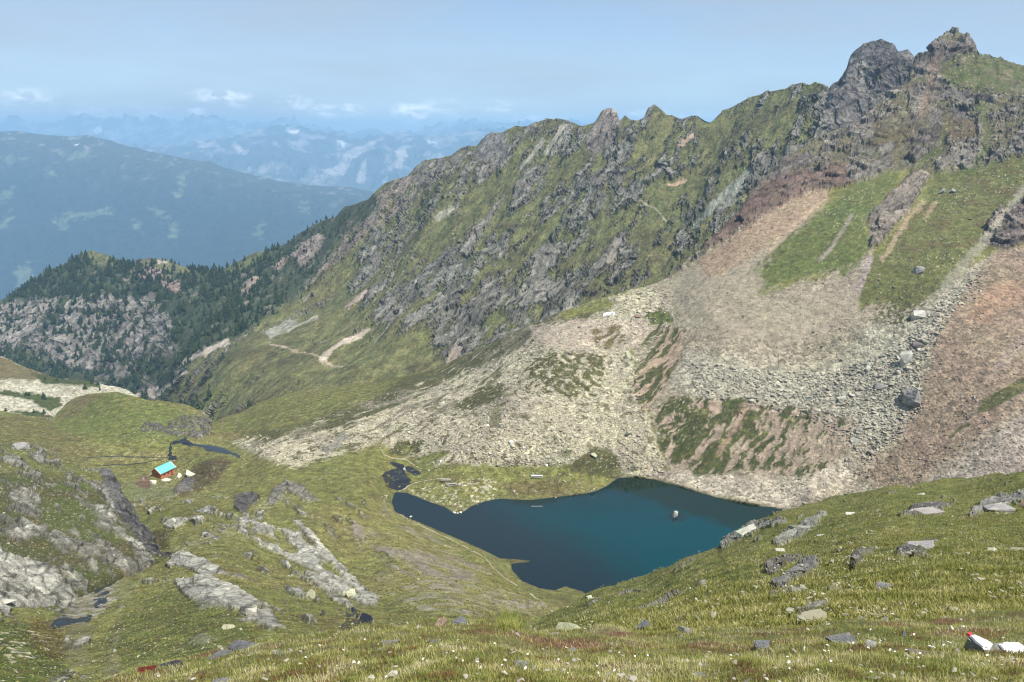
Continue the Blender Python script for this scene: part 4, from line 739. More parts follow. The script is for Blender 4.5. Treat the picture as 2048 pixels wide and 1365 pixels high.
def scatter(layer, N, polys, sz, wfun, seed, cols, name, label, flat=(.5, .9), fine=0):
    g = np.random.default_rng(seed); xs = [p[0] for q in polys for p in q]; ys = [p[1] for q in polys for p in q]
    px = g.uniform(max(min(xs), -300), min(max(xs), 2340), N * 3); py = g.uniform(min(ys), max(ys), N * 3); inside = np.zeros(len(px), bool)
    for q in polys: inside |= sdf(px, py, q) > 0
    px, py = px[inside], py[inside]; j, i = layer.idx(px, py); w_ = wfun(layer, j, i, px, py); k = g.random(len(px)) < w_; j, i = j[k][:N], i[k][:N]; n = len(j)
    jit = g.normal(size=(n, 3)) * .2; jit[:, 2] = 0; pos = layer.P[j, i] + jit
    s = sz[0] * (g.pareto(2.4, n) * .45 + 1); s = np.minimum(s, sz[1]); s = s * (np.clip(pos[:, 1] / fine, .22, 1) if fine else 1); scl = s[:, None] * np.stack([g.uniform(.8, 1.4, n), g.uniform(.7, 1.1, n), g.uniform(*flat, n)], 1) * .5
    pos[:, 2] += scl[:, 2] * .25; cc = np.array(cols)[g.integers(0, len(cols), n)] * g.uniform(.7, 1.2, (n, 1)); cc = cc * .6 + layer.alb[j, i] * g.uniform(.8, 1.3, (n, 1)) * .4
    V, Fc, CC = merge_instances(TPL, pos, scl, g.uniform(0, 6.28, n), g.normal(0, .35, n), g, cc)
    o = link(name, mk_mesh(name, V, Fc, stone_m, False, {'alb': ('FLOAT_COLOR', CC)})); tag(o, label, 'stones', kind='stuff'); return o
wst = lambda Lr, j, i, px, py: np.clip(Lr.stone[j, i], 0, 1)
scatter(Mn, 26000, [mor], (.75, 2.6), wst, 11, [PALE, (.42, .40, .30), (.30, .27, .21), (.33, .28, .24)], 'moraine_rubble', 'pale yellowish rubble covering the moraine above the lake')
scatter(Mn, 30000, [big], (.55, 2.2), wst, 12, [PINK, SGR, (.36, .33, .28), (.2, .16, .13)], 'scree_stones', 'loose pinkish grey stones of the wide scree slope')
scatter(Mn, 5000, [[(1370, 720), (1500, 740), (1650, 750), (1800, 700), (1860, 620), (1950, 540), (1990, 540), (1900, 640), (1840, 740), (1850, 820), (1740, 930), (1650, 850), (1500, 815), (1400, 810)]], (1.3, 4.0), wst, 13, [SGR, (.36, .33, .28), (.42, .4, .33), (.2, .19, .17)], 'block_field', 'coarse grey blocks lying across the middle of the scree')
scatter(Mn, 5000, [[(-300, 830), (420, 850), (640, 870), (780, 900), (800, 1000), (1000, 1180), (1090, 1230), (600, 1290), (0, 1400), (-300, 1400)]], (.22, 1.1), lambda Lr, j, i, px, py: np.where(Lr.rock[j, i] < .4, .6 * np.clip(Lr.D[np.minimum(j, Lr.rows - 1), i] / 350, .2, 1), 0), 14, [PALE, (.42, .4, .33), SLAB], 'meadow_stones', 'small pale stones strewn over the turf around the hut and knolls')
scatter(Mn, 1600, [[(820, 990), (820, 940), (900, 930), (1060, 938), (1230, 960), (1190, 986), (1060, 1000), (960, 1005), (915, 1024)], [(820, 975), (905, 975), (985, 962), (980, 1000), (925, 1024), (890, 1012)], [(820, 978), (905, 985), (950, 1000), (925, 1024), (890, 1012)]], (.5, 1.8), lambda Lr, j, i, px, py: .15 + .8 * Lr.stone[j, i], 15, [PALE, (.48, .46, .38)], 'shore_stones', 'pale stones strewn over the grassy lake shore')
scatter(Mn, 900, [[(1700, 400), (2000, 300), (2048, 380), (1960, 500), (1860, 600), (1750, 600)], [(1800, 100), (2048, 130), (2048, 330), (1800, 340)]], (.9, 3.0), lambda Lr, j, i, px, py: 0 * px + .6, 16, [SLAB, (.36, .34, .27)], 'slope_stones', 'pale stones lying on the steep turf below the summit')
scatter(H, 2200, [[(-300, 900), (220, 960), (300, 1100), (100, 1240), (-300, 1250)]], (.25, 1.2), lambda Lr, j, i, px, py: np.where(Lr.rock[j, i] < .6, .7, .2), 17, [PALE, SLAB, ROCK], 'hillside_stones', 'small grey stones among the crags of the left hill')
scatter(S, 2500, [[(-300, 740), (0, 760), (280, 780), (280, 850), (-300, 850)]], (.8, 2.4), wst, 18, [PALE, (.4, .38, .3)], 'scree_hill_stones', 'pale stones covering the hill behind the meadow')
scatter(Rr, 8500, [[(1050, 1260), (1200, 1180), (1440, 1090), (1600, 1015), (2360, 920), (2360, 1260), (1050, 1280)]], (.10, .8), lambda Lr, j, i, px, py: np.clip(.12 + .9 * Lr.P[j, i, 1] / 90, 0, 1) * np.where(Lr.nA[j, i] + .5 * sS[j, i] > .05, 1, .12), 19, [(.36, .34, .28), (.27, .26, .23), (.42, .41, .35)], 'slope_stone_litter', 'small flat grey stones scattered in the grass of the right slope', (.25, .5))
scatter(F_, 800, [[(-300, 1440), (300, 1345), (880, 1240), (2360, 1200), (2360, 1500), (-300, 1500)]], (.03, .12), lambda Lr, j, i, px, py: 0 * px + .5, 20, [(.4, .38, .32), (.3, .28, .25), (.5, .48, .42)], 'gravel_in_grass', 'small pale pebbles lying in the near grass', (.25, .5))

GTC = [(.14, .145, .038), (.19, .18, .056), (.095, .10, .025), (.12, .09, .035), (.24, .225, .085)]
def turf(layer, N, polys, sz, seed, name, label, fine=170):
    o = scatter(layer, N, polys, sz, lambda Lr, j, i, px, py: np.where((Lr.rock[j, i] < .4) & (Lr.stone[j, i] < .4), 1.0, .04), seed, GTC, name, label, (.6, 1.1), fine); o['category'] = 'grass tussocks'
turf(Mn, 60000, [[(-300, 860), (120, 840), (300, 800), (430, 850), (640, 870), (760, 890), (790, 960), (790, 1010), (960, 1110), (1090, 1200), (1100, 1260), (600, 1330), (0, 1420), (-300, 1420)]], (.35, .95), 41, 'meadow_tussocks', 'uneven tussocky turf of the knolls around the hut and lake')
turf(Mn, 8000, [[(820, 985), (820, 935), (900, 925), (1060, 935), (1230, 950), (1190, 983), (1060, 998), (960, 1002), (915, 1024)], [(1720, 610), (1760, 500), (1880, 360), (2048, 300), (2048, 450), (1860, 600)]], (.5, 1.3), 42, 'bank_tussocks', 'tussocky turf of the lake shore meadow and the steep green tongues')
turf(H, 9000, [[(-300, 890), (220, 950), (310, 1100), (100, 1240), (-300, 1250)]], (.25, .7), 43, 'hillside_tussocks', 'tussocky turf between the crags of the left hill')
turf(Rr, 30000, [[(1020, 1290), (1180, 1190), (1440, 1092), (1600, 1015), (2360, 918), (2360, 1290), (1050, 1300)]], (.12, .42), 44, 'slope_tussocks', 'low tussocks of turf on the right slope', 90)
class RockMat:
    cache = {}
    @staticmethod
    def get(col):
        k = tuple(round(c, 3) for c in col)
        if k not in RockMat.cache:
            M = NT('boulder_stone'); ob = M.n('ShaderNodeTexCoord').outputs['Generated']; n1 = M.noise(ob, 3, 6, .65); n2 = M.noise(ob, 1.3, 3, .5)
            c = M.mixc(M.math('GREATER_THAN', n2, .56), tuple(k) + (1,), (k[0] * 1.25, k[1] * 1.28, k[2] * 1.0, 1)); M.set(M.b.inputs['Base Color'], M.scale(c, M.math('MULTIPLY_ADD', n1, 1.1, .45)))
            M.bump(M.noise(ob, 7, 6, .7), .25, .8); RockMat.cache[k] = M.m
        return RockMat.cache[k]
def rock_mesh(name, seed, dims, mat, detail=3, npts=12):
    r = np.random.default_rng(seed); p = r.normal(size=(npts, 3)); p /= np.linalg.norm(p, axis=1)[:, None]; p *= r.uniform(.85, 1.05, (npts, 1))
    p = np.sign(p) * np.abs(p) ** .8
    bm = bmesh.new(); vs = [bm.verts.new(v) for v in p]; g = bmesh.ops.convex_hull(bm, input=vs); bmesh.ops.delete(bm, geom=[v for v in bm.verts if not v.link_faces], context='VERTS')
    bmesh.ops.triangulate(bm, faces=bm.faces)
    for _ in range(detail): bmesh.ops.subdivide_edges(bm, edges=bm.edges, cuts=1, use_grid_fill=True); bmesh.ops.triangulate(bm, faces=bm.faces)
    V = np.array([v.co for v in bm.verts]); m = np.abs(V).max(0); V = V / m
    lay = fbm(V * np.array([.8, .8, 3.2]) + seed, .8, 4, 3, .55, True); V = V * (1 + .10 * lay[:, None] + .05 * fbm(V + seed, .3, 2, 8)[:, None])
    V = V * np.array(dims) * .5
    me = bpy.data.meshes.new(name); 
    for v, co in zip(bm.verts, V): v.co = co
    bm.to_mesh(me); bm.free(); me.materials.append(mat); return me
def rock(name, layer, px, py, wpx, hpx, col, label, cat='boulder', group=None, seed=None, yaw=None, roll=0.0, depth=.8, sunk=.28, detail=2):
    seed = seed if seed is not None else int(px * 7 + py * 13) % 9973; p = layer.at(px, py); d = np.dot(p - C0, [0, math.cos(PITCH), -math.sin(PITCH)]); m = d / FPX
    W, Hh = wpx * m, hpx * m; me = rock_mesh(name, seed, (W, W * depth, Hh / (1 - sunk) * 1.05), RockMat.get(col), detail)
    o = link(name, me); o.location = (p[0], p[1], p[2] + Hh * (.5 - sunk) * .9); o.rotation_euler = (random.Random(seed).uniform(-.12, .12), roll, yaw if yaw is not None else random.Random(seed).uniform(-.4, .4))
    return tag(o, label, cat, group)
# boulders one can single out
W_ = (.46, .45, .39); G_ = (.22, .21, .195); Y_ = (.42, .41, .28); D_ = (.12, .115, .11); B_ = (.2, .14, .11)
rock('boulder', Mn, 1834, 800, 56, 34, G_, 'biggest grey layered block on the scree with a dark shaded left face', seed=5, roll=.2, detail=3)
rock('boulder', Mn, 1812, 728, 26, 28, (.4, .39, .33), 'tall pale boulder with overhanging foot on the scree above the biggest block', seed=8)
rock('boulder', Mn, 1836, 692, 20, 8, (.15, .13, .12), 'flat dark brown slab on the scree above the tall pale boulder')
rock('boulder', Mn, 1833, 634, 30, 14, W_, 'whitish elongated block beside the lowest turf patches of the scree', roll=-.25)
rock('boulder', Mn, 1836, 546, 22, 13, G_, 'round grey boulder alone on the steep green slope under the summit')
rock('boulder', Mn, 1885, 385, 17, 9, (.3, .3, .26), 'left of two pale blocks standing together high on the green slope'); rock('boulder', Mn, 1904, 385, 20, 9, (.27, .27, .25), 'right of two pale blocks standing together high on the green slope')
rock('boulder', Mn, 1738, 742, 15, 9, W_, 'small bright white block in the middle of the coarse block field')
rock('boulder', Mn, 1680, 800, 20, 15, W_, 'pale square block at the lower edge of the coarse block field'); rock('boulder', Mn, 1716, 860, 20, 14, (.3, .3, .28), 'grey blue block right of the turf ribs of the moraine bank'); rock('boulder', Mn, 1709, 886, 15, 12, W_, 'pale round block just below the grey blue block of the moraine bank')
rock('boulder', Mn, 1618, 798, 14, 8, (.2, .22, .24), 'small bluish boulder at the top edge of the moraine bank'); rock('boulder', Mn, 1760, 777, 22, 10, (.2, .19, .18), 'low grey boulder left of the biggest layered block')
rock('boulder', Mn, 1255, 718, 12, 16, Y_, 'upright yellowish boulder on the flat top of the moraine'); rock('boulder', Mn, 1276, 635, 14, 8, B_, 'dark brown boulder beside the small snow patch')
rock('boulder', Mn, 1262, 873, 20, 11, (.3, .31, .22), 'greenish grey boulder low on the moraine rubble'); rock('boulder', Mn, 1137, 904, 14, 14, Y_, 'yellowish block beside the dark knoll on the lake shore'); rock('boulder', Mn, 1187, 913, 14, 8, Y_, 'pale yellow slab on top of the dark knoll by the lake')
for i, (x, y, s) in enumerate([(975, 853, 7), (1023, 889, 9), (1048, 899, 7), (881, 925, 6), (1093, 932, 6), (1274, 723, 5)]):
    rock('boulder', Mn, x, y, s, s * .8, (.8, .8, .78), ['bright white block high in the moraine rubble', 'largest bright white block in the lower moraine rubble', 'bright white block just right of the largest white one in the rubble', 'bright white round stone at the left end of the lake shore meadow', 'bright white stone at the upper edge of the shore meadow', 'bright white stone on the top of the moraine right of the yellowish boulder'][i])
for i, (x, y, s) in enumerate([(909, 1027, 7), (915, 1028, 5), (921, 1027, 5)]): rock('shore_stone', Mn, x, y - 1, s, s * .7, (.7, .7, .64), ['leftmost of three white stones at the tip of the grassy spit', 'middle of three white stones at the tip of the grassy spit', 'rightmost of three white stones at the tip of the grassy spit'][i], 'stone')
for i, (x, y, s) in enumerate([(1106, 999, 6), (1112, 996, 5), (1072, 984, 6), (1028, 985, 6), (772, 994, 8), (822, 1034, 8), (811, 941, 11)]):
    rock('shore_stone', Mn, x, y, s, s * .6, W_, ['pale stone at the water under the dark shore bank', 'small pale stone touching its neighbour at the dark shore bank', 'pale stone on the brown shore turf, right one of two', 'pale stone on the brown shore turf, left one of two', 'squarish pale boulder beside the footpath by the outlet', 'pale stone on the path edge at the left lake shore', 'flat whitish slab between the outlet pond and the inflow'][i], 'stone')
rock('boulder', Mn, 375, 953, 26, 12, (.6, .58, .46), 'large white boulder right of the hut', seed=33); rock('boulder', Mn, 358, 956, 13, 9, (.55, .53, .43), 'white boulder between the hut and the large white boulder'); rock('boulder', Mn, 303, 969, 20, 8, (.5, .47, .38), 'pale flat rock in front of the hut gable'); rock('boulder', Mn, 336, 962, 22, 5, (.55, .53, .43), 'low pale stones along the foot of the hut long wall')
rock('boulder', Mn, 621, 1200, 18, 16, Y_, 'round yellowish boulder left of the long rock slab'); rock('boulder', Mn, 700, 1196, 22, 18, Y_, 'yellowish boulder at the lower end of the long rock slab'); rock('boulder', Mn, 345, 1048, 16, 11, W_, 'pale boulder in the dip below the hut')
rock('boulder', Mn, 457, 1258, 24, 11, Y_, 'flat yellowish stone in the dark grass below the slabs'); rock('boulder', Mn, 505, 1233, 26, 18, SLAB, 'pale lump of rock right of the flat yellowish stone'); rock('boulder', Mn, 160, 1185, 16, 9, SLAB, 'rounded pale stone in the gully left of the stream')
rock('boulder', H, 42, 900, 32, 17, (.26, .25, .23), 'grey domed rock on the brow of the left hill', seed=21, detail=3); rock('boulder', H, 10, 1225, 30, 14, SLAB, 'low pale rock at the left picture edge above the bog')
rock('islet_rock', Mn, 1350, 1035, 11, 15, (.42, .41, .34), 'small dull pale pointed rock rising from the lake', 'rock', seed=4, sunk=.15, depth=.7).location[2] = .9
# near stones
FG = [(1136, 1262, 58, 24, (.42, .42, .27), 'wedge shaped yellowish boulder at the foot of the right slope', Rr), (1290, 1256, 42, 22, (.2, .21, .21), 'grey wedge stone right of the yellowish wedge boulder', Rr), (1367, 1262, 32, 15, (.45, .44, .36), 'pale lichen covered stone on the brow right of the grey wedge', F_),
      (883, 1252, 26, 20, (.5, .36, .28), 'small rock with an orange top and pale base on the brow', F_), (917, 1249, 34, 16, (.28, .29, .31), 'bluish grey stone on the brow beside the orange topped rock', F_), (988, 1248, 22, 14, (.33, .31, .29), 'pale and dark broken stone under the tall grass tuft', F_),
      (490, 1298, 70, 12, (.2, .2, .21), 'long flat dark slate slab on the left brow', F_), (440, 1312, 50, 10, (.24, .24, .25), 'flat grey slab just below the long slate slab', F_), (295, 1346, 40, 12, (.22, .05, .035), 'flat stone covered with red moss', F_), (345, 1334, 44, 11, (.08, .08, .1), 'dark stone behind the red mossy stone', F_),
      (448, 1358, 52, 13, (.33, .33, .33), 'pale grey flat stone at the bottom picture edge', F_), (783, 1290, 38, 15, (.42, .4, .34), 'pale pinkish stone in the near grass left of centre', F_), (762, 1303, 34, 7, (.26, .26, .27), 'low grey slate just below the pale pinkish stone', F_), (560, 1312, 34, 7, (.26, .26, .26), 'thin grey slate in the near grass on the left', F_),
      (870, 1289, 30, 8, (.22, .22, .23), 'dark flat stone in the near grass with pale rim', F_), (1018, 1288, 44, 12, (.25, .26, .26), 'dark and pale flat stone in the near grass at centre', F_), (1108, 1275, 22, 7, (.5, .48, .42), 'thin whitish stone right of the dark flat stone', F_), (1143, 1295, 22, 9, (.45, .43, .38), 'small pale stone in the heathy near grass', F_),
      (1525, 1292, 40, 18, (.3, .31, .32), 'rounded grey stone in the near grass', F_), (1685, 1284, 62, 22, (.26, .27, .27), 'broad grey slab with lichen in the near grass', F_), (1742, 1300, 28, 13, (.6, .6, .56), 'bright whitish stone right of the broad grey slab', F_), (1806, 1274, 24, 11, (.25, .27, .3), 'small bluish stone left of the painted rock', F_),
      (1746, 1354, 34, 15, (.55, .52, .45), 'whitish stone at the bottom edge of the picture', F_), (1876, 1366, 46, 12, (.14, .13, .12), 'dark stone at the bottom right edge', F_), (1838, 1312, 46, 7, (.3, .25, .2), 'thin buff slate in the grass left of the painted rock', F_), (1040, 1332, 36, 9, (.35, .35, .34), 'low grey stone in the reddish heath patch', F_), (1400, 1350, 34, 8, (.34, .33, .3), 'small flat grey stone near the bottom edge', F_)]
for x, y, w_, h_, c, lb, ly in FG: rock('stone', ly, x, y + h_ * .2, w_, h_, c, lb, 'stone', detail=3, depth=.7)
RS = [(1992, 1022, 84, 22, (.2, .19, .18), 'large grey outcrop at the right picture edge of the near slope'), (2052, 1018, 30, 30, (.2, .14, .11), 'brown block beside the large grey outcrop'), (1850, 1030, 90, 12, (.24, .22, .2), 'long low grey outcrop left of the large one'), (1766, 1176, 46, 20, (.15, .15, .15), 'dark grey boulder alone in the middle of the near slope'),
      (1600, 1062, 56, 13, (.17, .175, .15), 'jagged dark outcrop near the brow of the slope'), (1494, 1073, 60, 13, (.3, .3, .24), 'pale outcrop on the brow above the lake'), (1180, 1196, 22, 12, (.34, .35, .28), 'pale grey rock at the lower lake corner'), (1592, 1158, 56, 15, (.15, .145, .14), 'dark cleft outcrop in the middle of the slope'),
      (1840, 1100, 64, 12, (.24, .23, .22), 'flat grey slab right of the dark outcrops'), (1620, 1226, 13, 12, (.36, .38, .28), 'small round greenish stone low on the slope'), (1872, 1240, 24, 11, (.33, .33, .3), 'small pale stone at the foot of the slope'), (1986, 1100, 30, 10, (.4, .39, .33), 'pale flat stone right side of the slope'), (1712, 1128, 26, 14, (.16, .15, .14), 'small dark outcrop above the lone boulder'),
      (1640, 1072, 24, 10, (.33, .32, .27), 'small pale stone right of the jagged outcrop'), (1840, 990, 22, 9, (.4, .38, .33), 'small pale stone near the upper brow'), (1700, 1032, 28, 8, (.38, .37, .32), 'thin pale stone on the upper slope'), (1560, 1105, 24, 8, (.36, .35, .3), 'thin pale stone below the jagged outcrop')]
for x, y, w_, h_, c, lb in RS: w_, h_, c = w_ * .8, h_ * .85, tuple(q_ * 1.6 for q_ in c); rock('outcrop' if w_ > 40 else 'stone', Rr, x, y, w_, h_, c, lb, 'outcrop' if w_ > 40 else 'stone', detail=3, depth=.55, roll=-.22 if w_ > 40 else 0)
# further blocks of the scree, all alike
g = np.random.default_rng(99); cnt = 0
protos = [rock_mesh('scree_block', 300 + i, (1, .8, .6), RockMat.get([(.36, .34, .28), G_, (.42, .4, .33)][i % 3]), 1) for i in range(9)]
areas = [(mor, Mn, 70, 'pale angular block in the rubble of the moraine', 'blocks in the moraine rubble'), ([(1370, 720), (1650, 745), (1860, 620), (1950, 540), (1990, 560), (1860, 720), (1850, 830), (1740, 930), (1640, 850), (1400, 810)], Mn, 90, 'grey angular block in the coarse block field of the scree', 'blocks in the scree'),
         ([(1310, 940), (1560, 960), (1700, 930), (1700, 990), (1560, 1015), (1400, 985)], Mn, 25, 'pale block on the rubble shore under the scree', 'blocks on the rubble shore')]
for poly, ly, n, lb, grp in areas:
    xs = [p[0] for p in poly]; ys = [p[1] for p in poly]; k = 0
    while k < n:
        x, y = g.uniform(min(xs), max(xs)), g.uniform(min(ys), max(ys))
        if sdf(np.array([x]), np.array([y]), poly)[0] < 8 or (ly is Mn and ly.stone[tuple(a[0] for a in ly.idx(np.array([x]), np.array([y])))] < .6): continue
        p = ly.at(x, y); d = p[1]; s = g.uniform(4, 9) * d / FPX; o = link('scree_block', protos[g.integers(9)]); o.location = (p[0], p[1], p[2] + .12 * s); o.scale = (s, s, s * g.uniform(.8, 1.2)); o.rotation_euler = (g.uniform(-.3, .3), g.uniform(-.3, .3), g.uniform(0, 6.28)); tag(o, lb if 'rubble of' not in lb and 'coarse' not in lb else (lb + (' left of the turf patches' if x < 1040 else ' right of the turf patches') if 'rubble of' in lb else lb + (', left half' if x < 1640 else ', near the biggest layered block' if y > 700 else ', upper right arm')), 'boulder', grp); k += 1
print('rocks', time.time() - T0)

# ============ painted way mark on its rock
pt, N_ = F_.at(1999, 1308, True)
mk = empty('painted_rock', tuple(pt), 0); tag(mk, 'grey slab with white and red paint blaze in the grass at the right edge', 'painted rock')
pm_ = .0037
white = plain_mat('white_paint', (.86, .86, .86), .55, .12, 12); redp = plain_mat('red_paint', (.62, .06, .09), .55, .25, 12)
def slab(name, pts, z0, z1, mat, parent, seed, jag=.012):
    r = random.Random(seed); bm = bmesh.new(); n = len(pts); rings = []
    for k, (f, z) in enumerate([(1.06, z0), (1.0, (z0 + z1) / 2), (.96, z1 - .008), (.88, z1)]):
        cx = sum(p[0] for p in pts) / n; cy = sum(p[1] for p in pts) / n
        rings.append([bm.verts.new((cx + (p[0] - cx) * f + r.uniform(-jag, jag), cy + (p[1] - cy) * f + r.uniform(-jag, jag), z + r.uniform(-jag, jag) * .4)) for p in pts])
    for a, b in zip(rings, rings[1:]):
        for i in range(n): bm.faces.new((a[i], a[(i + 1) % n], b[(i + 1) % n], b[i]))
    bm.faces.new(rings[-1]); bmesh.ops.triangulate(bm, faces=bm.faces[:])
    for _ in range(2): bmesh.ops.subdivide_edges(bm, edges=bm.edges, cuts=1); bmesh.ops.triangulate(bm, faces=bm.faces[:])
    bmesh.ops.recalc_face_normals(bm, faces=bm.faces)
    V = np.array([v.co for v in bm.verts]); dn = fbm(V + seed, .05, 3, 4) * .012
    for v, q in zip(bm.verts, dn): v.co.z += q
    me = bpy.data.meshes.new(name); bm.to_mesh(me); bm.free(); me.materials.append(mat); return link(name, me, parent)
ol = [(-.24, .16), (-.17, .17), (-.10, .11), (.0, .09), (.12, .10), (.30, .06), (.42, -.02), (.38, -.14), (.22, -.18), (.05, -.17), (-.06, -.10), (-.14, -.02), (-.21, .08)]
slab('slab', ol, -.12, .03, RockMat.get((.38, .38, .33)), mk, 3)
slab('slab', [(-.02, -.10), (.10, -.12), (.22, -.20), (.14, -.26), (.0, -.20)], -.14, -.03, RockMat.get((.33, .34, .24)), mk, 9)
slab('white_paint', [(-.23, .145), (-.17, .155), (-.09, .10), (-.05, .05), (-.10, .01), (-.15, .02), (-.20, .08)], .03, .048, white, mk, 5, .006)
slab('white_paint', [(.02, .05), (.10, .075), (.22, .06), (.27, .0), (.22, -.09), (.12, -.11), (.05, -.07), (.03, .0)], .03, .047, white, mk, 6, .006)
slab('red_paint', [(.24, .03), (.33, .03), (.38, -.04), (.34, -.12), (.24, -.13), (.19, -.08), (.21, -.02)], .032, .052, redp, mk, 7, .006)
slab('red_paint', [(-.25, .16), (-.215, .175), (-.20, .155), (-.23, .14)], .035, .054, redp, mk, 8, .004)
mk.rotation_euler = (R(12), R(-8), R(-10)); mk.location.z -= .0; mk.scale = (.72, .95, 1)

# ============ hut
hc = (np.array(Mn.at(312, 963)) + Mn.at(340, 957)) / 2
hc = np.array(Mn.at(327, 955)); hut = empty('mountain_hut', (hc[0], hc[1] + .6, hc[2] - .1), R(66)); tag(hut, 'small wooden mountain hut with turquoise metal roof in the valley meadow', 'hut')
wood = plain_mat('orange_wood_wall', (.42, .155, .085), .8, .3, 2.0); roofm = plain_mat('turquoise_sheet_metal', (.13, .46, .42), .45, .06, .6, spec=.5); trim = plain_mat('pale_wood_trim', (.62, .50, .33), .7, .2); stonem = plain_mat('rubble_masonry', (.36, .30, .25), .9, .4, 2.0, .05); dark = plain_mat('dark_window_glass', (.02, .022, .03), .15, .2, 1, 0, 'Object', .6); drk = plain_mat('dark_brown_wood', (.10, .05, .035), .8, .3)
def boxes(name, bl, mat, parent, bev=.0):
    bm = bmesh.new()
    for (x0, x1, y0, y1, z0, z1) in bl:
        vs = [bm.verts.new((x, y, z)) for x in (x0, x1) for y in (y0, y1) for z in (z0, z1)]
        for f in ((0, 1, 3, 2), (4, 6, 7, 5), (0, 4, 5, 1), (2, 3, 7, 6), (0, 2, 6, 4), (1, 5, 7, 3)): bm.faces.new([vs[i] for i in f])
    bmesh.ops.recalc_face_normals(bm, faces=bm.faces)
    if bev: bmesh.ops.bevel(bm, geom=bm.edges[:], offset=bev, segments=1, affect='EDGES')
    me = bpy.data.meshes.new(name); bm.to_mesh(me); bm.free(); me.materials.append(mat); return link(name, me, parent)
def quads(name, vs, fs, mat, parent):
    me = bpy.data.meshes.new(name); me.from_pydata(vs, [], fs); me.materials.append(mat); return link(name, me, parent)
HL, HW, HZ, HR = 4.3, 2.9, 4.3, 2.0      # half length (x), half width (y), eaves height, roof rise
quads('wall', [(-HL, -HW, 0), (HL, -HW, 0), (HL, HW, 0), (-HL, HW, 0), (-HL, -HW, HZ), (HL, -HW, HZ), (HL, HW, HZ), (-HL, HW, HZ), (-HL, 0, HZ + HR), (HL, 0, HZ + HR)],
      [(0, 1, 5, 4), (1, 2, 6, 9, 5), (2, 3, 7, 6), (3, 0, 4, 8, 7)], wood, hut)
boxes('plinth', [(-HL - .12, HL + .12, -HW - .12, HW + .12, -2.0, .55)], stonem, hut)
ex, ey = HL + .5, HW + .65; zs = HR / HW
def roofhalf(s):
    z1 = HZ + HR + .10; z0 = z1 - zs * ey; t = .12
    v = [(-ex, 0, z1), (ex, 0, z1), (ex, s * ey, z0), (-ex, s * ey, z0)]; v += [(a, b, c + t) for a, b, c in v]
    return v, [(0, 1, 2, 3), (4, 7, 6, 5), (0, 4, 5, 1), (1, 5, 6, 2), (2, 6, 7, 3), (3, 7, 4, 0)]
for s in (-1, 1):
    v, f = roofhalf(s); rf = quads('roof', v, f, roofm, hut)
    if s == -1:
        zr = HZ + HR + .22
        boxes('roof_seam', [(-.06, .06, 0, 0.01, 0, .01)], roofm, rf)
        for e in (-1, 1):
            a = e * (ex + .10); z1 = HZ + HR + .30; vv = []
    a0 = HZ + HR + .26
for e in (-1, 1):                                   # verge boards up both slopes of each gable
    for s in (-1, 1):
        z1 = HZ + HR + .27; z0 = z1 - zs * (ey + .05); x0, x1 = sorted((e * (ex - .16), e * (ex + .09)))
        v = [(x, y, z) for x in (x0, x1) for (y, z) in ((0, z1), (s * (ey + .05), z0), (s * (ey + .05), z0 - .24), (0, z1 - .24))]
        quads('verge_board', v, [(0, 1, 2, 3), (7, 6, 5, 4), (0, 4, 5, 1), (1, 5, 6, 2), (2, 6, 7, 3), (3, 7, 4, 0)], trim, hut)
boxes('rafter_ends', [(x, x + .12, -ey - .02, -HW, HZ + HR - zs * ey - .12, HZ + HR - zs * ey + .06) for x in np.arange(-ex + .3, ex - .2, .62)], trim, hut)
boxes('ridge_cap', [(-ex, ex, -.14, .14, HZ + HR + .18, HZ + HR + .28)], roofm, hut)
def window(c, ax, w_, h_, name='window'):
    x, y, z = c; e = .05
    if ax == 'y': fr = boxes(name, [(x - w_ / 2 - .08, x + w_ / 2 + .08, y - e, y + .01, z - .08, z + h_ + .08)], drk, hut); boxes('pane', [(x - w_ / 2, x + w_ / 2, y - e - .03, y - e - .003, z, z + h_)], dark, fr)
    else: fr = boxes(name, [(x - e, x + .01, y - w_ / 2 - .08, y + w_ / 2 + .08, z - .08, z + h_ + .08)], drk, hut); boxes('pane', [(x - e - .03, x - e - .003, y - w_ / 2, y + w_ / 2, z, z + h_)], dark, fr)
window((-HL, .75, 2.5), 'x', .6, .7); window((-HL, -.75, 2.5), 'x', .6, .7); window((-2.0, -HW, 2.3), 'y', .6, .7); window((.2, -HW, 2.3), 'y', .65, .8)
dr = boxes('door', [(1.9, 2.75, -HW - .07, -HW + .01, .56, 2.9)], drk, hut); boxes('handle', [(2.0, 2.06, -HW - .12, -HW - .072, 1.45, 1.6)], trim, dr)
dr = boxes('door', [(-HL - .19, -HL - .122, -2.2, -1.45, -1.2, .5)], dark, hut)
# firewood and tools heap with a water trough left of the hut
pz = Mn.at(291, 965); tr = empty('log_pile', tuple(pz), R(20)); tag(tr, 'brown heap of logs and boards left of the hut', 'log pile')
r_ = random.Random(4)
for i in range(9):
    me = bmesh.new(); bmesh.ops.create_cone(me, cap_ends=True, segments=8, radius1=.2, radius2=.18, depth=1.8)
    for v in me.verts: v.co = (v.co.z, v.co.y + (i % 5 - 2) * .42, v.co.x + .2 + (i // 5) * .36)
    m_ = bpy.data.meshes.new('log'); me.to_mesh(m_); me.free(); m_.materials.append(plain_mat('log_wood', (.16, .09, .06), .9)); link('log', m_, tr)
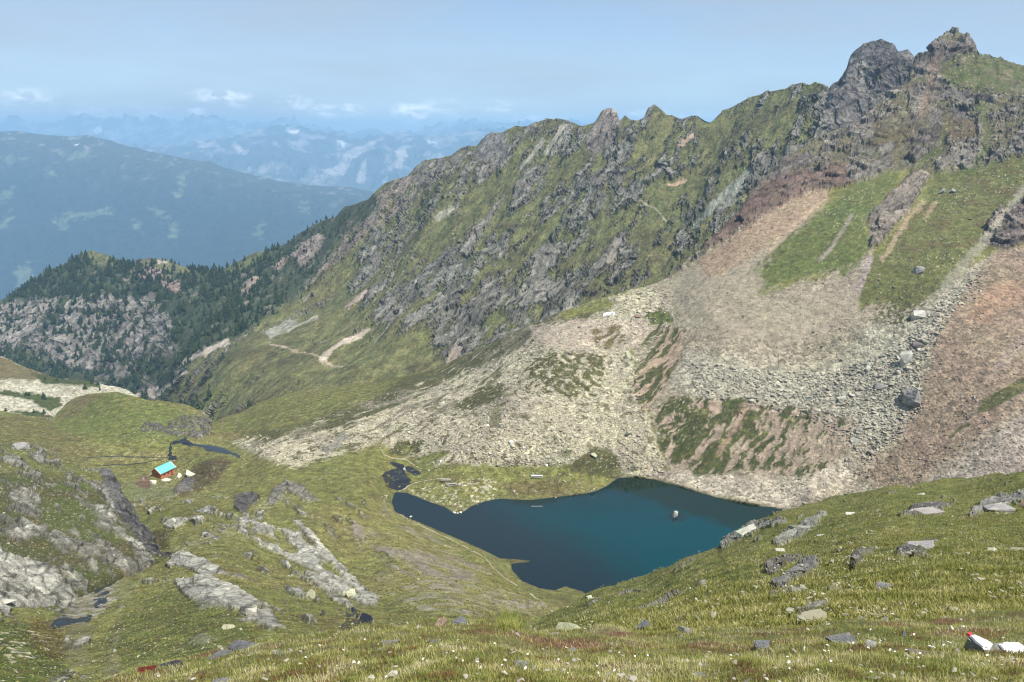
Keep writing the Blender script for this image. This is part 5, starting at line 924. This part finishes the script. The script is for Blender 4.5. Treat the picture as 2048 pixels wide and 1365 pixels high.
# a hiker standing by the log pile (a few pixels): one continuous skinned body
def person(loc, h, shirt, yaw, label):
    vs = [(0, 0, .52), (0, 0, .64), (0, 0, .78), (0, 0, .845), (0, .005, .93), (.10, 0, .79), (.13, .02, .64), (.12, .09, .52), (-.10, 0, .79), (-.13, .02, .64), (-.12, .09, .52), (.055, 0, .48), (.06, .01, .27), (.06, -.01, .04), (.06, .06, .015), (-.055, 0, .48), (-.06, .02, .27), (-.06, -.02, .04), (-.06, .05, .015)]
    es = [(0, 1), (1, 2), (2, 3), (3, 4), (2, 5), (5, 6), (6, 7), (2, 8), (8, 9), (9, 10), (0, 11), (11, 12), (12, 13), (13, 14), (0, 15), (15, 16), (16, 17), (17, 18)]
    rd_ = [.075, .07, .08, .03, .055, .035, .026, .02, .035, .026, .02, .055, .038, .026, .02, .055, .038, .026, .02]
    me = bpy.data.meshes.new('person'); me.from_pydata([(a * h, b * h, c * h) for a, b, c in vs], es, []); o = link('person', me); me.materials.append(shirt)
    sk = o.modifiers.new('skin', 'SKIN'); 
    for i, q in enumerate(me.skin_vertices[0].data): q.radius = (rd_[i] * h, rd_[i] * h); q.use_root = i == 0
    sb = o.modifiers.new('sub', 'SUBSURF'); sb.levels = sb.render_levels = 1
    o.location = loc; o.rotation_euler = (0, 0, yaw); return tag(o, label, 'person')
pp = Mn.at(288, 962); person(tuple(pp), 1.75, plain_mat('pale_clothing', (.55, .55, .6), .9), .6, 'person in pale clothes standing left of the hut')

# ============ plank benches by the lake, wooden and weathered
bw = plain_mat('weathered_plank', (.33, .31, .28), .85, .25, 3); bwh = plain_mat('pale_plank', (.62, .60, .56), .8, .15, 3)
def table_set(px, py, L_, yaw, mat, label):
    p = Mn.at(px, py); t = empty('picnic_table', tuple(p), yaw); tag(t, label, 'table', 'plank tables on the lake shore')
    boxes('tabletop', [(-L_ / 2, L_ / 2, -.55 + k * .28, -.30 + k * .28, .78, .84) for k in range(4)], mat, t)
    for s in (-1, 1): boxes('seat', [(-L_ / 2, L_ / 2, s * .95 - .16, s * .95 + .16, .44, .50)], mat, t)
    for s in (-1, 1): boxes('leg', [(s * L_ * .38 - .06, s * L_ * .38 + .06, -1.0, 1.0, .36, .435), (s * L_ * .38 - .06, s * L_ * .38 + .06, -.5, -.38, -.3, .36), (s * L_ * .38 - .06, s * L_ * .38 + .06, .38, .5, -.3, .36), (s * L_ * .38 - .06, s * L_ * .38 + .06, -.1, .1, .436, .775)], drk, t)
table_set(892, 962, 4.6, R(-4), bw, 'weathered grey plank table on the shore, the farther of the left pair'); table_set(903, 971, 4.6, R(12), bw, 'weathered grey plank table on the shore, the nearer of the left pair')
table_set(1074, 955, 5.2, R(-2), bwh, 'pale whitish plank table standing alone on the right of the shore meadow')
b = boxes('floating_beam', [(-2.4, 2.4, -.15, .15, -.12, .06)], bw, None); b.location = tuple(unproj(1074, 1013, CAMZ / proj_k(1013))); tag(b, 'thin pale beam floating on the lake below the whitish table', 'beam')
# summit cross
p = A.at(1038, 251); cr_ = empty('summit_cross', (p[0], p[1], p[2] - .6), 0); tag(cr_, 'tiny thin cross standing on the grassy crest of the ridge', 'cross')
boxes('upright', [(-.22, .22, -.2, .2, 0, 7.2)], bw, cr_); boxes('crossbar', [(-1.2, 1.2, -.205, .195, 4.9, 5.3)], bw, cr_)

# ============ conifers
def conifer(seed, slim=1.0):
    r = random.Random(seed); V = []; Fc = []; MI = []
    n = 6
    for i in range(n): a = 2 * PI * i / n; V.append((.022 * math.cos(a), .022 * math.sin(a), -.06))
    for i in range(n): a = 2 * PI * i / n; V.append((.008 * math.cos(a), .008 * math.sin(a), .85))
    for i in range(n): Fc += [(i, (i + 1) % n, n + (i + 1) % n), (i, n + (i + 1) % n, n + i)]; MI += [1, 1]
    T = 7
    for k in range(T):                       # whorls of drooping, uneven boughs
        z = .10 + .82 * (k / T) ** .95; rad = .20 * slim * (1 - k / T) ** .8 * r.uniform(.8, 1.15) + .02; nb_ = 7
        for i in range(nb_):
            a = 2 * PI * (i + r.random() * .8) / nb_; rr = rad * r.uniform(.6, 1.25); dz = r.uniform(.02, .07); da = .34
            b0 = len(V); V += [(0, 0, z + .17 * (1 - .5 * k / T)), (rr * math.cos(a - da), rr * math.sin(a - da), z + .01), (rr * 1.1 * math.cos(a), rr * 1.1 * math.sin(a), z - dz), (rr * math.cos(a + da), rr * math.sin(a + da), z + .015), (0, 0, z - .01)]
            Fc += [(b0, b0 + 1, b0 + 2), (b0, b0 + 2, b0 + 3), (b0 + 4, b0 + 2, b0 + 1), (b0 + 4, b0 + 3, b0 + 2)]; MI += [0] * 4
    return np.array(V), np.array(Fc), np.array(MI)
TT = [conifer(i, [1.0, 1.35, .8, 1.6][i % 4]) for i in range(6)]
needle = tint_mat('conifer_needles', .35, .6); bark = plain_mat('bark', (.10, .07, .05), .95)
g = np.random.default_rng(5); N = 26000
fpoly = [(-320, 690), (0, 600), (90, 546), (185, 502), (262, 525), (330, 520), (450, 538), (540, 499), (600, 466), (690, 412), (752, 386), (800, 362), (840, 345), (800, 420), (690, 520), (640, 590), (560, 640), (520, 660), (460, 680), (400, 720), (330, 770), (290, 800), (200, 800), (0, 760), (-320, 800)]
px = g.uniform(-320, 850, N); py = g.uniform(345, 830, N); inn = sdf(px, py, fpoly) > 0; inn |= (sdf(px, py, [(260, 800), (330, 760), (430, 700), (470, 700), (420, 780), (520, 830), (420, 850)]) > 0) & (g.random(N) < .22)
px, py = px[inn], py[inn]; j, i = A.idx(px, py); dn = 1 - .55 * np.clip(A.rock[j, i], 0, 1); dn *= np.where((A.alb[j, i, 0] > .09) & (A.rock[j, i] < .5), .25, 1.0); dn *= sst(760, 420, px + (py - 500) * .4) * .94 + .06
dn *= np.where(sdf(px, py, cliffs) > 0, .6, 1.0)
_b = A.P[j, i]; dn *= .18 + .82 * sst(-.22, .12, fbm(_b, 42, 3, 71) + .15 * (py < 600)); k = g.random(len(px)) < dn; px, py, j, i = px[k], py[k], j[k], i[k]; pos = A.P[j, i].copy(); n = min(len(pos), 6500); pos, px, py_ = pos[:n], px[:n], py[:n]
ht = (4.8 + 7.5 * g.random(n) ** 1.3) * np.where(px > 560, .62, 1.0); dist = np.linalg.norm(pos - C0, axis=1); app = ht / dist; order = np.argsort(-app)
vis = (px > 0); order = [o for o in order if vis[o]] + [o for o in order if not vis[o]]
ccol = np.array([(.030, .052, .026), (.038, .062, .028), (.024, .044, .028), (.05, .07, .026)])
tmesh = [mk_mesh('conifer', V, Fc, [needle, bark], False, {'alb': ('FLOAT_COLOR', np.repeat(ccol[q % 4][None], len(V), 0))}, MI) for q, (V, Fc, MI) in enumerate(TT)]
for o_i in order[:285]:
    o = link('conifer_tree', tmesh[g.integers(6)]); o.location = tuple(pos[o_i] - np.array([0, 0, .3])); o.scale = (ht[o_i],) * 2 + (ht[o_i] * g.uniform(.9, 1.1),); o.rotation_euler = (0, 0, g.uniform(0, 6.28)); 
    qx, qy = px[o_i], py_[o_i]; tag(o, ('dark conifer of the loose rows on the ridge flank right of the wooded spur' if qx > 470 else 'dark conifer on the valley slope below and right of the grey cliffs' if qx > 355 and qy > 620 else 'dark conifer among the grey cliffs of the wooded spur' if sdf(np.array([qx]), np.array([qy]), cliffs)[0] > 0 else 'dark conifer at the foot of the grey cliffs above the pale scree hill' if qy > 690 else 'dark conifer in the wood on top of the spur above the grey cliffs'), 'tree', 'conifers on the wooded spur')
rest = np.array(order[285:]); sc_ = ht[rest][:, None] * np.array([1, 1, 1.0]); V, Fc, CC = merge_instances([(a, b) for a, b, c in TT], pos[rest] - np.array([0, 0, .3]), sc_, g.uniform(0, 6.28, len(rest)), np.zeros(len(rest)), g, ccol[g.integers(0, 4, len(rest))] * g.uniform(.7, 1.25, (len(rest), 1)))
tag(link('forest', mk_mesh('forest', V, Fc, needle, False, {'alb': ('FLOAT_COLOR', CC)})), 'dark conifer wood covering the rocky spur and the foot of the ridge', 'forest', kind='stuff')
for q, (x, y, hp, lb) in enumerate([(88, 798, 18, 'tallest single conifer in the dwarf scrub of the pale scree hill'), (53, 790, 11, 'small conifer at the left end of the scrub on the pale scree hill, '), (59, 791, 10, 'small conifer touching its left neighbour on the scree hill'), (12, 823, 9, 'lone small conifer at the left picture edge on the scree hill'), (68, 826, 10, 'left of two conifers just above the green meadow edge'), (88, 827, 10, 'right of two conifers just above the green meadow edge'), (184, 768, 11, 'conifer on the skyline of the pale scree hill'), (196, 770, 9, 'conifer right of the skyline one on the scree hill'), (200, 782, 9, 'conifer below the skyline pair on the scree hill'), (171, 779, 13, 'bushy conifer left of the pair on the scree hill'), (90, 760, 9, 'conifer in the dark strip along the scree hill top'), (115, 762, 8, 'second conifer in the dark strip along the scree hill top')]):
    p = S.at(x, y); h = hp * p[1] / FPX * 1.05; o = link('conifer_tree', tmesh[q % 6]); o.location = tuple(p - np.array([0, 0, .2])); o.scale = (h * 1.2, h * 1.2, h); tag(o, lb, 'tree')
print('trees', time.time() - T0)

# ============ grass: blades near, tufts on the slope
blade_m = tint_mat('grass_blade', .2, 3, .7, .45)
def grass(layer, N, poly, hmin, hmax, wd, seed, cols, name, label, wfun, nseg=2, per=1):
    g = np.random.default_rng(seed); xs = [p[0] for p in poly]; ys = [p[1] for p in poly]
    px = g.uniform(min(xs), max(xs), N * 3); py = g.uniform(min(ys), max(ys), N * 3); ok = sdf(px, py, poly) > 0; px, py = px[ok], py[ok]
    j, i = layer.idx(px, py); k = g.random(len(px)) < wfun(layer, j, i, px, py); px, py, j, i = px[k][:N], py[k][:N], j[k][:N], i[k][:N]
    n = len(j); i2 = np.minimum(i + 1, layer.nx - 1); j2 = np.minimum(j + 1, layer.P.shape[0] - 1); a, b = g.random((n, 1)), g.random((n, 1)); P0 = layer.P[j, i]; base = P0 + (layer.P[j, i2] - P0) * a + (layer.P[j2, i] - P0) * b
    h = g.uniform(hmin, hmax, n) * (1 + .5 * fbm(base, hmax * 12, 2, seed)); an = g.uniform(0, 2 * PI, n); lean = g.uniform(.1, .9, n) * h; la = an + g.normal(0, .6, n) + 1.57
    cx, sy = np.cos(an) * wd * .5, np.sin(an) * wd * .5; z = np.zeros(n)
    lx, ly = np.cos(la) * lean, np.sin(la) * lean
    v0 = base + np.stack([-cx, -sy, z - .1 * h], 1); v1 = base + np.stack([cx, sy, z - .1 * h], 1); v2 = base + np.stack([cx * .8 + lx * .3, sy * .8 + ly * .3, h * .6], 1); v3 = base + np.stack([-cx * .8 + lx * .3, -sy * .8 + ly * .3, h * .6], 1); v4 = base + np.stack([lx, ly, h], 1)
    V = np.stack([v0, v1, v2, v3, v4], 1).reshape(-1, 3); o5 = np.arange(n)[:, None] * 5
    Fc = np.concatenate([o5 + np.array([[0, 1, 2]]), o5 + np.array([[0, 2, 3]]), o5 + np.array([[3, 2, 4]])])
    pick = np.clip((fbm(base, hmax * 9, 3, seed + 3) * .9 + .5 + g.normal(0, .16, n)) * len(cols), 0, len(cols) - 1).astype(int); cc = np.array(cols)[pick] * g.uniform(.75, 1.25, (n, 1))
    tag(link(name, mk_mesh(name, V, Fc, blade_m, True, {'alb': ('FLOAT_COLOR', np.repeat(cc, 5, 0))})), label, 'grass', kind='stuff')
fgp = [(-900, 1484), (-320, 1443), (100, 1402), (200, 1374), (300, 1338), (400, 1306), (560, 1280), (740, 1252), (880, 1233), (1035, 1238), (1070, 1258), (1200, 1260), (1600, 1254), (1900, 1233), (2360, 1188), (3100, 1128), (3100, 1600), (-900, 1600)]
GC = [(.27, .13, .07), (.20, .24, .055), (.31, .33, .085), (.42, .41, .13), (.55, .50, .21), (.70, .63, .38)]
grass(F_, 330000, fgp, .018, .045, .004, 31, GC, 'near_grass', 'short yellow green alpine grass with reddish patches in the foreground', lambda Lr, j, i, px, py: np.clip((1420 - py) / 200, .25, 1) * 0 + np.where(py < 1400, 1, .3))
grass(Rr, 290000, [(1000, 1310), (1070, 1252), (1170, 1190), (1330, 1136), (1440, 1092), (1560, 1023), (1800, 973), (2360, 915), (3100, 860), (3100, 1280), (1000, 1340)], .06, .17, .035, 32, [(.19, .20, .042), (.27, .27, .07), (.36, .335, .105), (.48, .44, .20)], 'slope_grass', 'tufted yellow green grass on the right slope', lambda Lr, j, i, px, py: np.where(Lr.rock[j, i] > .5, .05, 1.0))
# a taller tuft on the brow
grass(F_, 1500, [(1000, 1235), (1030, 1236), (1050, 1256), (1040, 1275), (995, 1268)], .07, .13, .005, 33, GC[1:5], 'grass_tuft', 'taller tuft of grass on the brow of the near turf', lambda Lr, j, i, px, py: 1.0 + 0 * px)
# white flowers dotted in the grass
flm = plain_mat('white_petals', (.85, .84, .80), .7, .05); fcm = plain_mat('flower_stem', (.10, .15, .04), .8)
bm = bmesh.new(); c0 = bm.verts.new((0, 0, .062)); ring = []
for k in range(16): a = 2 * PI * k / 16; rr = .011 if k % 2 else .0065; ring.append(bm.verts.new((rr * math.cos(a), rr * math.sin(a), .066 - .004 * (k % 2))))
for k in range(16): bm.faces.new((c0, ring[k], ring[(k + 1) % 16]))
for k in range(4):
    a = PI / 2 * k; 
st = [[bm.verts.new((.0012 * math.cos(PI / 2 * k), .0012 * math.sin(PI / 2 * k), z)) for k in range(4)] for z in (-.02, .061)]
for k in range(4): f = bm.faces.new((st[0][k], st[0][(k + 1) % 4], st[1][(k + 1) % 4], st[1][k])); f.material_index = 1
fme = bpy.data.meshes.new('flower'); bm.to_mesh(fme); bm.free(); fme.materials.append(flm); fme.materials.append(fcm)
g = np.random.default_rng(77); k = 0
clus = [(1770, 1300), (1780, 1322), (1830, 1300), (1890, 1310), (1600, 1325), (1560, 1350), (1400, 1335), (1140, 1345), (980, 1330), (1600, 1370), (220, 1370), (1950, 1340), (1870, 1275), (1250, 1320), (700, 1340)]
while k < 80:
    c = clus[g.integers(len(clus))]; x = c[0] + g.normal(0, 60); y = c[1] + g.normal(0, 18)
    if not (0 < x < 2048) or y < interp(topF, x) + 8 or y > 1364: continue
    p = F_.at(x, y); o = link('white_flower', fme); o.location = tuple(p); s = g.uniform(.6, 1.2); o.scale = (s, s, s * g.uniform(.7, 1)); o.rotation_euler = (g.uniform(.1, .7), g.uniform(-.3, .3), g.uniform(0, 6.28)); tag(o, 'tiny white flower in the near alpine turf', 'flower', 'white flowers in the near grass'); k += 1

# ============ air between here and the far ranges
hz = boxes('haze', [(-30000, 30000, -4500, 29000, -1200, 1250)], None, None) if False else None
bm = bmesh.new(); bmesh.ops.create_cube(bm, size=1)
for v in bm.verts: v.co = ((v.co.x) * 60000, 10500 + v.co.y * 29000, v.co.z * 2240 - 550)
hm = bpy.data.meshes.new('haze'); bm.to_mesh(hm); bm.free(); hmat = bpy.data.materials.new('air'); hmat.use_nodes = True; t = hmat.node_tree; t.nodes.clear()
pv = t.nodes.new('ShaderNodeVolumePrincipled'); oo = t.nodes.new('ShaderNodeOutputMaterial'); t.links.new(pv.outputs[0], oo.inputs['Volume'])
pv.inputs['Color'].default_value = (.40, .685, 1.0, 1); pv.inputs['Density'].default_value = 1.0e-4; pv.inputs['Anisotropy'].default_value = .1
hm.materials.append(hmat); tag(link('haze', hm), 'pale blue air fading the far ranges', 'haze', kind='stuff')
print('done', time.time() - T0)
